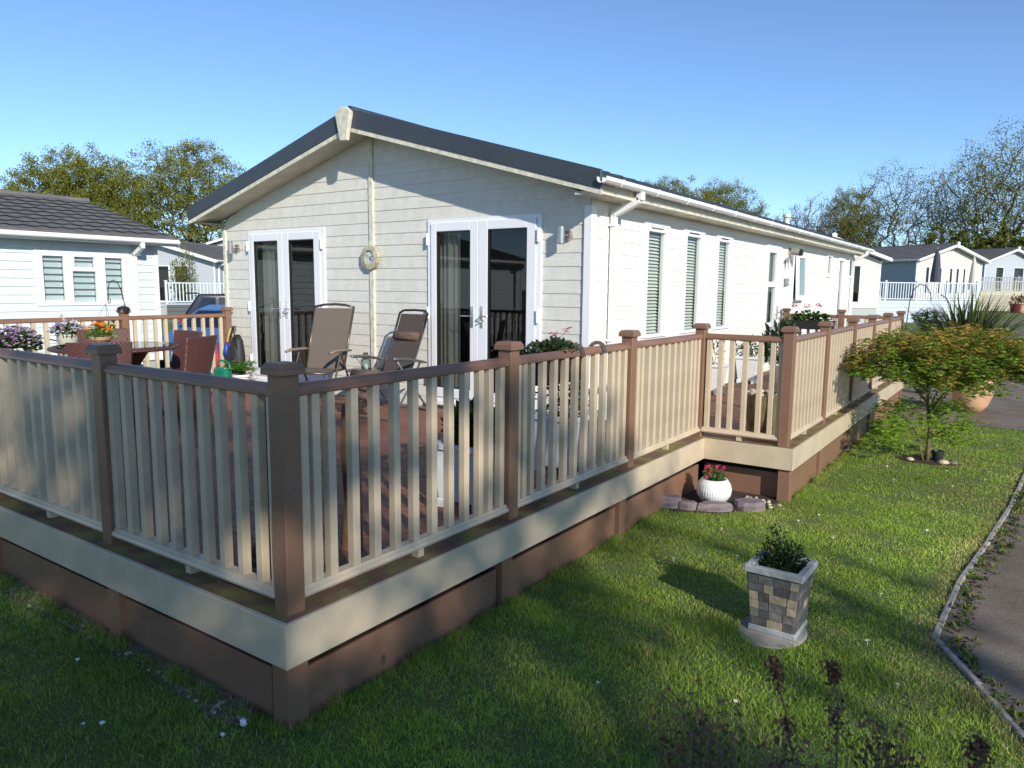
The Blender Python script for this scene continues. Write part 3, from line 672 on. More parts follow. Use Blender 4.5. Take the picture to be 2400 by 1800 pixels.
    rc = MB(); rc.tube([(XC,YO+.04,RZ+.005),(XC,YF+.35,RZ+.005)], .06, 10, sx=1); rc.build('ridge_cap', M['roofmain'], roof, smooth=True)
    fl = MB(); fl.lathe([(.09,0),(.09,.12),(.06,.14),(.06,.26),(.10,.27),(.10,.34)], 14, (-2.7, 17.6, roofz(-2.7)-.03)); fl.build('flue', M['farcreamplain'], roof)
    # dark verge band along the front gable, one per slope, and cream barge below
    for sgn, ex in ((1, ex_r), (-1, ex_l)):
        xe = ex+sgn*.02
        b = MB(); zt0, zt1 = RZ+.035, roofz(xe)+.035
        pts = [(XC,zt0),(xe,zt1),(xe,zt1-.185),(XC,zt0-.215)]
        b.prism(pts, (0,YO+.045,0), X, (0,0,1), (0,-1,0), .035); b.build('verge_trim', M['charcoal'], L, bevel=.004)
        b = MB(); pts = [(XC,zt0-.213),(xe,zt1-.183),(xe,zt1-.235),(XC,zt0-.268)]
        b.prism(pts, (0,YO+.045,0), X, (0,0,1), (0,-1,0), .025); b.build('barge_board', M['barge'], L)
        b = MB(); zi0, zi1 = zt0-.255, zt1-.225
        b.add([(XC,YO+.02,zi0),(xe-sgn*.03,YO+.02,zi1),(xe-sgn*.03,G+.02,zi1),(XC,G+.02,zi0)], [(0,1,2,3)]); b.build('soffit', M['soffit'], L)
        if sgn < 0:
            b = MB(); b.add([(ex,YO,roofz(ex)-.19),(XL,YO,roofz(ex)-.19),(XL,YF,roofz(ex)-.19),(ex,YF,roofz(ex)-.19)], [(0,1,2,3)]); b.build('soffit', M['soffit'], L)
    # finial plate at the apex
    b = MB(); b.prism([(-.125,.335),(-.03,.385),(.05,.38),(.125,.325),(.125,.30),(.052,0),(-.052,0),(-.125,.29)], (XC-.03,YO+.01,3.145), X, (0,0,1), (0,-1,0), .055); b.build('finial', M['barge'], L, bevel=.004)
    # eave on the long side: fascia, soffit and gutter
    ze = roofz(ex_r)
    b = MB(); b.box(ex_r-.035,YO+.03,ze-.155,ex_r-.012,YF+.3,ze-.02); b.build('fascia_board', M['soffit'], L)
    b = MB(); b.box(XR+.016,YO+.05,ze-.185,ex_r-.020,YF+.28,ze-.155); b.build('soffit', M['barge'], L)
    g = gutter(L, (ex_r+.052,YO-.03,ze-.100), (ex_r+.052,YF+.36,ze-.100), M['white'])
    # downpipe at the front corner
    px_, py_ = XR+.055, 5.24
    d = MB(); gx = ex_r+.052
    d.bar((gx,py_,ze-.10),(gx,py_,ze-.185), .074, .074, (0,1,0)); d.bar((gx,py_,ze-.175),(px_,py_-.0,ze-.305), .074, .074, (0,1,0)); d.bar((px_,py_,ze-.275),(px_,py_,-.02), .062, .062, (0,1,0))
    d.build('downpipe', M['white'], L, bevel=.006)
    for z in (2.08, .86):
        d = MB(); d.box(XR+.012,py_-.048,z,px_+.038,py_+.048,z+.022); d.build('pipe_clip', M['white'], L)
    d = MB(); gy = YF-.35; d.bar((gx,gy,ze-.10),(gx,gy,ze-.2), .066,.066,(0,1,0)); d.bar((gx,gy,ze-.19),(px_,gy,ze-.33), .064,.062,(0,1,0)); d.bar((px_,gy,ze-.30),(px_,gy,-.02),.062,.062,(0,1,0)); d.build('downpipe', M['white'], L)
    # underfloor skirt
    b = MB(); b.box(XL,G+.02,-.5,XR-.0,G+.05,-.035); b.box(XR-.04,G+.06,-.5,XR-.005,YF,-.035); b.build('plinth', M['greyplinthshade'], L)
    return L
M['greyglassback'] = mat('grey_frosted_back', (0.13, 0.16, 0.165), 0.5)
M['frosted'] = mat('frosted_glass', (0.16, 0.23, 0.23), 0.15)
M['farcreamplain'] = mat('cream_flue', (0.72, 0.70, 0.55), 0.6)
main_lodge()

# wall-mounted things
def wall_light(label, x):
    t = thing('wall_lamp', label, 'wall lamp', (x, G, 0))
    b = MB(); b.tube([(0.03,-.014,1.965),(0.03,-.045,1.965)], [.055,.048], 18); b.build('wall_plate', M['steel'], t, smooth=False)
    b = MB(); b.tube([(0.03,-.04,1.965),(0.0,-.085,1.965)], .012, 8); b.build('arm', M['steel'], t)
    b = MB(); n = 18
    b.tube([(0,-.115,1.88),(0,-.115,2.055)], .036, n); b.build('lamp_body', M['steel'], t, smooth=False)
    b = MB(); b.tube([(0,-.115,2.056),(0,-.115,2.060)], .030, n); b.tube([(0,-.115,1.875),(0,-.115,1.879)], .030, n); b.build('lens', M['black'], t)
wall_light('brushed steel cylinder lamp on the gable wall between the right french door and the corner', -1.53)
wall_light('brushed steel cylinder lamp on the gable wall left of the left french door', -7.17)
def clock():
    t = thing('wall_clock', 'round outdoor clock with stone tile rim on the gable wall between the two french doors', 'clock', (-4.355, G-.034, 1.785))
    b = MB(); n = 24
    for k in range(n):
        a0 = 2*pi*k/n+.012; a1 = 2*pi*(k+1)/n-.012; h = random.uniform(.028,.036)
        for (r0, r1, y0, y1) in ((.088,.150,0,-h-.02),):
            P = lambda r,a,y: (r*cos(a), y, r*sin(a))
            v = [P(r0,a0,y0),P(r1,a0,y0),P(r1,a1,y0),P(r0,a1,y0),P(r0,a0,y1),P(r1,a0,y1*.8),P(r1,a1,y1*.8),P(r0,a1,y1)]
            b.add(v, [(0,1,2,3),(7,6,5,4),(0,4,5,1),(1,5,6,2),(2,6,7,3),(3,7,4,0)])
    b.build('rim', mat('tiled_stone_rim', (0.50,0.47,0.33), .7, var=.35, vscale=16), t)
    b = MB(); b.tube([(0,-.0,0),(0,-.030,0)], .092, 32); b.build('clock_face', mat('clock_dial', (0.55,0.58,0.58), .4, var=.1, vscale=30), t)
    b = MB(); b.tube([(0,-.052,0),(0,-.054,0)], [.001,.001], 4)
    for k in range(12):
        a = 2*pi*k/12; c = Vector((cos(a)*.078,-.032,sin(a)*.078)); b.bar(c-Vector((cos(a),0,sin(a)))*.007, c+Vector((cos(a),0,sin(a)))*.007, .003, .004)
    b.build('hour_marks', M['black'], t)
    b = MB(); b.bar((0,-.036,0),(.038,-.036,-.045), .007,.004); b.bar((0,-.040,0),(.062,-.040,.02), .005,.004); b.build('hand', M['black'], t)
    b = MB(); b.ball((-.035,-.030,.03), .016, 1, 8, 5); b.build('dial_decoration', mat('dial_deco', (.35,.38,.36), .5), t)
clock()
def side_fixtures():
    t = thing('security_lamp', 'large grey cylindrical security lamp mounted high on the long wall beside the front door', 'lamp', (XR+.016, 12.42, 2.14))
    b = MB(); b.tube([(0,0,0),(.03,0,0)], .07, 14); b.build('wall_plate', M['steel'], t)
    b = MB(); b.tube([(.03,0,0),(.18,.0,-.02)], [.055,.065], 14); b.build('lamp_body', mat('grey_lamp_body',(.30,.29,.26),.5), t)
    b = MB(); b.tube([(.18,0,-.02),(.23,0,-.025)], [.066,.06], 14); b.build('lens', M['black'], t)
    t = thing('wall_lamp', 'brushed steel twin tube lamp on the long side wall below the security lamp', 'wall lamp', (XR+.016, 12.30, 1.98))
    b = MB(); b.tube([(0,-.05,0),(.02,-.05,0)], .045, 14); b.build('wall_plate', M['steel'], t)
    b = MB(); b.tube([(.07,.05,-.12),(.07,.05,.10)], .022, 10); b.build('lamp_body', M['steel'], t)
    b = MB(); b.bar((.015,-.04,0),(.07,.05,0), .012,.012); b.build('arm', M['steel'], t)
    t = thing('wall_ornament', 'small metal bird ornament hung on the long wall beside the twin tube lamp', 'ornament', (XR+.03, 12.10, 1.92))
    b = MB(); b.ball((0,0,.03), (.012,.03,.04), 1, 8, 5); b.tube([(0,0,0),(0,.01,-.13)], [.012,.003], 6); b.build('body', M['framebrown'], t)
    t = thing('meter_box', 'small grey wall box fixed on the long wall beside the front door handle', 'box', (XR+.016, 12.25, 1.575))
    b = MB(); b.box(0,-.10,-.065,.035,.10,.065); b.build('case', mat('grey_box',(.22,.24,.23),.5), t, bevel=.006)
    b = MB(); b.box(.036,-.08,-.005,.040,.08,.004); b.build('seam', M['white'], t)
side_fixtures()

# ------------------------------------------------------------------ the deck
def deck_mat():
    m = bpy.data.materials.new('red_brown_decking'); m.use_nodes = True; n = m.node_tree.nodes; l = m.node_tree.links; b = n['Principled BSDF']
    tc = n.new('ShaderNodeTexCoord'); mp = n.new('ShaderNodeMapping'); mp.inputs['Scale'].default_value = (1.2, 14, 14); l.new(tc.outputs['Object'], mp.inputs[0])
    a = n.new('ShaderNodeTexNoise'); a.inputs['Scale'].default_value = 4; a.inputs['Detail'].default_value = 7; l.new(mp.outputs[0], a.inputs[0])
    c = n.new('ShaderNodeTexNoise'); c.inputs['Scale'].default_value = 1.3; c.inputs['Detail'].default_value = 4; l.new(tc.outputs['Object'], c.inputs[0])
    r = n.new('ShaderNodeValToRGB'); r.color_ramp.elements[0].color = (.14,.058,.040,1); r.color_ramp.elements[1].color = (.38,.165,.105,1); r.color_ramp.elements[0].position=.3; r.color_ramp.elements[1].position=.7
    l.new(a.outputs[0], r.inputs[0]); mx = n.new('ShaderNodeMix'); mx.data_type='RGBA'; mx.blend_type='MULTIPLY'; mx.inputs[0].default_value=.5
    r2 = n.new('ShaderNodeValToRGB'); r2.color_ramp.elements[0].color=(.6,.55,.5,1); r2.color_ramp.elements[1].color=(1,1,1,1); r2.color_ramp.elements[0].position=.35; r2.color_ramp.elements[1].position=.6
    l.new(c.outputs[0], r2.inputs[0]); l.new(r.outputs[0], mx.inputs[6]); l.new(r2.outputs[0], mx.inputs[7]); l.new(mx.outputs[2], b.inputs['Base Color'])
    b.inputs['Roughness'].default_value=.6
    sp = n.new('ShaderNodeSeparateXYZ'); l.new(tc.outputs['Object'], sp.inputs[0])
    wv = n.new('ShaderNodeMath'); wv.operation='MULTIPLY'; wv.inputs[1].default_value = 2*pi/0.018; l.new(sp.outputs[1], wv.inputs[0])
    sn = n.new('ShaderNodeMath'); sn.operation='SINE'; l.new(wv.outputs[0], sn.inputs[0])
    bp = n.new('ShaderNodeBump'); bp.inputs['Strength'].default_value=.5; bp.inputs['Distance'].default_value=.003; l.new(sn.outputs[0], bp.inputs['Height']); l.new(bp.outputs[0], b.inputs['Normal'])
    return m
M['deck'] = deck_mat()
def mossy():
    m = bpy.data.materials.new('mossy_edge_board'); m.use_nodes = True; n = m.node_tree.nodes; l = m.node_tree.links; b = n['Principled BSDF']
    tc = n.new('ShaderNodeTexCoord'); a = n.new('ShaderNodeTexNoise'); a.inputs['Scale'].default_value = 5; a.inputs['Detail'].default_value = 6; l.new(tc.outputs['Object'], a.inputs[0])
    r = n.new('ShaderNodeValToRGB'); r.color_ramp.elements[0].color=(.17,.095,.06,1); r.color_ramp.elements[1].color=(.24,.23,.05,1); r.color_ramp.elements[0].position=.42; r.color_ramp.elements[1].position=.66
    l.new(a.outputs[0], r.inputs[0]); l.new(r.outputs[0], b.inputs['Base Color']); b.inputs['Roughness'].default_value=.85
    f = n.new('ShaderNodeTexNoise'); f.inputs['Scale'].default_value=60; l.new(tc.outputs['Object'], f.inputs[0]); bp = n.new('ShaderNodeBump'); bp.inputs['Strength'].default_value=.6; bp.inputs['Distance'].default_value=.004; l.new(f.outputs[0], bp.inputs['Height']); l.new(bp.outputs[0], b.inputs['Normal'])
    return m
M['moss'] = mossy()
X2 = 0.825; Y4 = 4.90; YE = 12.16
def deck():
    D = thing('deck', 'raised deck with red-brown boards, cream fascia and brown skirt around the lodge', 'deck')
    b = MB(); y = 0.145; pitch = .146
    while y < YE-.12:
        y1 = min(y+pitch-.006, YE-.12)
        if y1 < G-.02: x0, x1 = -7.44, -.145
        else: x0, x1 = XR+.02, (-.145 if y < Y4+.02 else X2-.145)
        if not (y < G-.02 <= y1) : pass
        else: x0 = XR+.02
        b.box(x0, y, -.025, x1, y1, 0.0+random.uniform(-.0015,.0015)); y += pitch
    b.build('deck_boards', M['deck'], D)
    b = MB()   # border boards with short cross grooves
    def strip(x0,y0,x1,y1,along):
        L_ = (x1-x0) if along == 'x' else (y1-y0); n = int(L_/.02)
        for k in range(n):
            if along == 'x': b.box(x0+k*L_/n, y0, -.03, x0+(k+1)*L_/n-.004, y1, -.001)
            else: b.box(x0, y0+k*L_/n, -.03, x1, y0+(k+1)*L_/n-.004, -.001)
    b.box(-.14,.005,-.03,-.075,Y4+.0,-.0005); b.box(-.071,.005,-.03,-.004,Y4+.13,-.001)
    b.box(X2-.14,Y4+.005,-.03,X2-.075,YE-.01,-.0005); b.box(X2-.071,Y4+.005,-.03,X2-.004,YE-.01,-.001)
    b.box(0,Y4+.005,-.03,X2-.145,Y4+.068,-.001); b.box(0,Y4+.072,-.03,X2-.145,Y4+.14,-.0005)
    strip(-7.44,.005,-.145,.14,'x')
    b.build('border_boards', M['moss'], D)
    b = MB(); b.box(-7.44,.01,-.06,-.02,G,-.031); b.box(XR,G,-.06,-.02,YE,-.031); b.box(-.02,Y4+.01,-.06,X2-.02,YE-.02,-.031); b.build('frame', M['shadedark'], D)  # near-black slab under the boards, shade of their gaps put into colour
    FH = -.195
    for (x0,y0,x1,y1) in ((-7.44,-.025,.0,.0),(0.0,-.025,.025,2.45),(0.0,2.455,.025,Y4-.026),(0.0,Y4-.025,X2,Y4),(X2,Y4-.025,X2+.025,8.5),(X2,8.505,X2+.025,YE),(XR,YE,X2+.025,YE+.025)):
        f = MB(); f.box(x0,y0,FH,x1,y1,.004); f.build('fascia', M['cream'], D, bevel=.003)
    # brown skirt panels and legs (recessed)
    def skirt(p0, p1, inward):
        p0 = Vector(p0); p1 = Vector(p1); d = (p1-p0).normalized(); n_ = Vector(inward); L_ = (p1-p0).length
        for (z0,z1,dep) in ((-.225,-.192,.050),(-.56,-.262,.045)):
            s = MB(); s.bar(p0+n_*dep+Vector((0,0,(z0+z1)/2)), p1+n_*dep+Vector((0,0,(z0+z1)/2)), .02, z1-z0); s.build('skirt_board', M['brown'], D, bevel=.002)
        s = MB(); s.bar(p0+n_*.10+Vector((0,0,-.35)), p1+n_*.10+Vector((0,0,-.35)), .01, .34); s.build('gap_shade_sheet', M['shadedark'], D)  # near-black sheet added behind the slot, under-deck shade painted in
    for a, c in ((-.16,-1.42),(-1.52,-3.0),(-3.1,-4.6),(-4.7,-6.2),(-6.3,-7.4)): skirt((a,-.0,0),(c,-.0,0),(0,1,0))
    for a, c in ((.10,1.56),(1.70,3.13),(3.27,4.90)): skirt((0,a,0),(0,c,0),(-1,0,0))
    skirt((-.02,Y4+.08,0),(X2-.12,Y4+.08,0),(0,1,0))
    for a, c in ((5.06,6.10),(6.22,7.6),(7.7,9.05),(9.15,10.45),(10.55,12.0)): skirt((X2,a,0),(X2,c,0),(-1,0,0))
    for (x,y) in ((-.056,.056),(-1.47,.056),(-3.05,.056),(-4.65,.056),(-6.25,.056),(-.056,1.63),(-.056,3.2),(X2-.056,Y4+.06),(X2-.056,6.16),(X2-.056,7.65),(X2-.056,9.1),(X2-.056,10.5),(X2-.056,12.05)):
        s = MB(); s.box(x-.055,y-.055,-.55,x+.055,y+.055,-.035); s.build('leg', M['brown'], D, bevel=.004)
deck()

# ------------------------------------------------------------------ railings
def railing(label, p0, p1, posts, bals, first_post=True, hm='brownrail', post_m='brown', bal_m='cream', h=1.10, name='railing', bw=.044, kids_=True, group=None, feet=True, z0=0.0, cat='railing'):
    """p0->p1 is the run; posts = distances with a post, bals = list (one list per bay) of baluster distances"""
    p0 = Vector(p0); p1 = Vector(p1); d = (p1-p0); L_ = d.length; ang = math.atan2(d.y, d.x)
    R = thing(name, label, cat, p0, ang, group)
    k = h/1.10
    pm = cm = None
    for s in posts:
        if pm is None:
            m = MB(); m.box(-.047,-.047,-.02,.047,.047,1.055*k); po = m.build('post', M[post_m], R, bevel=.004); pm = po.data
            c = MB(); q = .066; c.box(-q,-q,1.050*k,q,q,1.078*k); qq=.052
            c.add([(-q,-q,1.078*k),(q,-q,1.078*k),(q,q,1.078*k),(-q,q,1.078*k),(-qq,-qq,1.10*k),(qq,-qq,1.10*k),(qq,qq,1.10*k),(-qq,qq,1.10*k)], [(4,5,6,7),(0,1,5,4),(1,2,6,5),(2,3,7,6),(3,0,4,7)])
            co = c.build('post_cap', M[post_m], po, bevel=.0025); po.location = (s,0,0); p_first, c_first = po, co
        else:
            po = p_first.copy(); COL.objects.link(po); po.parent = R; po.location = (s,0,0)
            co = c_first.copy(); COL.objects.link(co); co.parent = po
    ends = sorted(bals, key=lambda q: q[0])
    bm_ = None
    for (a, b_, bl) in bals:
        t = MB(); prof = [(-.036,.958),(-.036,.972),(-.024,.995),(-.010,1.006),(.010,1.006),(.024,.995),(.036,.972),(.036,.958),(.020,.950),(-.020,.950)]
        prof = [(p, q*k) for p, q in prof]; n = len(prof)
        t.add([(a,p,q) for p,q in prof]+[(b_,p,q) for p,q in prof], [(i,(i+1)%n,n+(i+1)%n,n+i) for i in range(n)]+[tuple(range(n-1,-1,-1)), tuple(range(n,2*n))])
        t.build('handrail', M[hm], R, smooth=False)
        t = MB(); prof = [(-.040,.050),(-.045,.062),(-.040,.075),(-.028,.082),(-.026,.096),(.026,.096),(.028,.082),(.040,.075),(.045,.062),(.040,.050)]
        n = len(prof); t.add([(a+.003,p,q) for p,q in prof]+[(b_-.003,p,q) for p,q in prof], [(i,(i+1)%n,n+(i+1)%n,n+i) for i in range(n)]+[tuple(range(n-1,-1,-1)), tuple(range(n,2*n))])
        t.build('bottom_rail', M[bal_m], R)
        if feet:
            t = MB(); c = (a+b_)/2; t.box(c-.022,-.025,0,c+.022,.025,.05); t.build('foot_block', M[bal_m], R)
        for s in bl:
            if bm_ is None:
                m = MB(); m.box(-bw/2,-bw/2,.094,bw/2,bw/2,.955*k); bo = m.build('baluster', M[bal_m], R, bevel=.0025); bm_ = bo
            else: bo = bm_.copy(); COL.objects.link(bo); bo.parent = R
            bo.location = (s+random.uniform(-.002,.002), 0, 0)
    return R
o_ = 0.0965
OFF = [.085,.155,.24,.38,.52,.66,.80,.945,1.085,1.22,1.355,1.45,1.565]
# right-hand run along the front lawn, corner post to notch
ys = [o_, 1.76, 3.42, 5.0]
bay = []
for a, b_ in zip(ys[:-1], ys[1:]):
    sc_ = (b_-a)/1.655; bay.append((a-o_+.047, b_-o_-.047, [a-o_+q*sc_ for q in OFF]))
railing('brown and cream railing along the lawn, from the nearest corner post to the notch', (-o_,o_,0), (-o_,5.0,0), [0, ys[1]-o_, ys[2]-o_, ys[3]-o_], bay)
# left run along the front (gable side)
bl = []; pl = []
for k in range(5):
    a = k*1.50; b_ = a+1.5 if k < 4 else 7.3-o_-0.0
    L_ = b_-a; n = 10 if k < 4 else 8; bl.append((a+.047, b_-.047, [a+.075]+[a+.18+i*.139 for i in range(n)])) ; pl.append(b_)
railing('brown and cream front railing seen close on the left, facing the gable of the lodge', (-o_,o_,0), (-7.3,o_,0), pl, bl)
# notch panel
railing('short railing panel across the notch above the ribbed white flower pot', (-o_,5.0,0), (X2-o_,5.0,0), [X2], [(.047, X2-.047, [.085,.20,.31,.44,.575,.69,.765])])
# outer run
ps = [0, 1.43, 2.91, 4.29, 5.67, 7.06]; bb = []
for a, b_ in zip(ps[:-1], ps[1:]):
    n = 10; bb.append((a+.047, b_-.047, [a+.085+i*(b_-a-.17)/(n-1) for i in range(n)]))
railing('long brown and cream outer railing running back beside the maple tree', (X2-o_,5.0,0), (X2-o_,12.06,0), ps[1:], bb)
# far return
bb = []
for a, b_ in ((0,.93),(.93,1.87)): bb.append((a+.047, b_-.047, [a+.11+i*(b_-a-.22)/5 for i in range(6)]))
railing('far end railing of the side deck with a geranium trough hung on it', (X2-o_,12.06,0), (X2-o_-1.87,12.06,0), [.93, 1.87], bb)
# left end of the deck
bb = []; pl = []
for a, b_ in ((0,1.55),(1.55,3.07),(3.07,4.60)): bb.append((a+.047, b_-.047, [a+.14+i*.142 for i in range(10)])); pl.append(b_)
railing('left end railing of the deck in front of the blue-white neighbouring lodge', (-7.3,o_,0), (-7.3,4.70,0), pl, bb)

# ------------------------------------------------------------------ plants in pots: helpers
GR = [(0.045,0.10,0.018),(0.07,0.14,0.025),(0.035,0.075,0.015)]
def ell_pts(N, c, r, power=0.5, zmin=None):
    u = RNG.normal(size=(N, 3)); u /= np.linalg.norm(u, axis=1)[:, None]; rad = RNG.random(N)**power
    P = u*rad[:, None]*np.array(r)+np.array(c)
    if zmin is not None: P = P[P[:, 2] > zmin]
    return P
def foliage(par, N, c, r, size, tints=GR, name='foliage', power=0.5, zmin=None, narrow=0.5, upbias=0.6, out=True, mname='leaf', sd=0.25):
    P = ell_pts(N, c, r, power, zmin); d = (P-np.array(c)); d /= np.linalg.norm(d, axis=1)[:, None]+1e-6
    d[:, 2] += 0.3
    return leaf_cloud(name, P, size, colmix(len(P), None or (0,0,0), sd, tints), M[mname], par, narrow, upbias, dirs=d if out else None)
def blossoms(par, spots, r, tints, npet=6, name='blossom'):
    P = []; D = []; C = []
    for s in spots:
        n = Vector((random.uniform(-.6,.6), random.uniform(-.8,.2), 1)).normalized(); a = n.orthogonal().normalized(); b = n.cross(a); t = random.choice(tints)
        for k in range(npet):
            an = 2*pi*k/npet+random.random()*.3; d = a*cos(an)+b*sin(an)+n*.35; P.append(tuple(s)); D.append(tuple(d)); C.append([q*random.uniform(.8,1.2) for q in t])
    P = np.array(P); D = np.array(D); N = len(P); a = D/np.linalg.norm(D, axis=1)[:, None]; nn = RNG.normal(size=(N,3))*.2+np.array([0,0,1.]); b = np.cross(a, nn); b /= np.linalg.norm(b, axis=1)[:, None]+1e-9
    v = np.empty((N,4,3)); v[:,0]=P; v[:,1]=P+a*r*.6+b*r*.38; v[:,2]=P+a*r; v[:,3]=P+a*r*.6-b*r*.38
    return np_mesh(name, v.reshape(-1,3), np.arange(N*4).reshape(N,4), M['petal'], par, np.array(C))
def surf_spots(N, c, r, zlow=0.0):
    out = []
    while len(out) < N:
        u = RNG.normal(size=3); u /= np.linalg.norm(u)
        if u[2] > zlow: out.append(np.array(c)+u*np.array(r)*random.uniform(.85, 1.08))
    return out
def stems(par, pts, base, rad=.004, m='bark', name='stems'):
    b = MB()
    for p in pts:
        p = Vector(p); q = Vector(base)+Vector((random.uniform(-.03,.03), random.uniform(-.03,.03), 0)); mid = (p+q)/2+Vector((random.uniform(-.02,.02), random.uniform(-.02,.02), .03)); b.tube([q, mid, p], [rad, rad*.8, rad*.5], 5)
    return b.build(name, M[m], par)
def round_pot(t, r_top, r_base, h, m, rim=.015, name='pot', soil=True, z0=0, n=28):
    b = MB(); b.lathe([(r_base,z0),(r_base+(r_top-r_base)*.5,z0+h*.5),(r_top-.004,z0+h-.035),(r_top+rim,z0+h-.033),(r_top+rim,z0+h),(r_top-.012,z0+h),(r_top-.02,z0+h-.03),(0.0001,z0+h-.03)], n)
    p = b.build(name, M[m], t, smooth=False)
    if soil: s = MB(); s.lathe([(r_top-.022,z0+h-.026),(0.0001,z0+h-.02)], n); s.build('soil', M['soil'], t)
    return p
def square_pot(t, w0, w1, h, m, rim=.02, rimh=.04, name='pot', d0=None, d1=None, feet=0.0, groove=False):
    d0 = d0 or w0; d1 = d1 or w1; b = MB()
    def ring(wx, wy, z): return [(-wx/2,-wy/2,z),(wx/2,-wy/2,z),(wx/2,wy/2,z),(-wx/2,wy/2,z)]
    rings = [ring(w0,d0,feet), ring(w1,d1,h-rimh), ring(w1+rim*2,d1+rim*2,h-rimh), ring(w1+rim*2,d1+rim*2,h), ring(w1-.03,d1-.03,h), ring(w1-.05,d1-.05,h-.06)]
    v = [p for r in rings for p in r]; f = [(3,2,1,0)]
    for i in range(len(rings)-1):
        for k in range(4): f.append((i*4+k, i*4+(k+1)%4, (i+1)*4+(k+1)%4, (i+1)*4+k))
    b.add(v, f)
    if feet > 0:
        for sx in (-1,1):
            for sy in (-1,1): b.box(sx*w0*.42-.035, sy*d0*.42-.035, 0, sx*w0*.42+.035, sy*d0*.42+.035, feet+.01)
    p = b.build(name, M[m], t, bevel=.006)
    s = MB(); s.add([(-w1/2+.025,-d1/2+.025,h-.055),(w1/2-.025,-d1/2+.025,h-.055),(w1/2-.025,d1/2-.025,h-.055),(-w1/2+.025,d1/2-.025,h-.055)], [(0,1,2,3)]); s.build('soil', M['soil'], t)
    return p

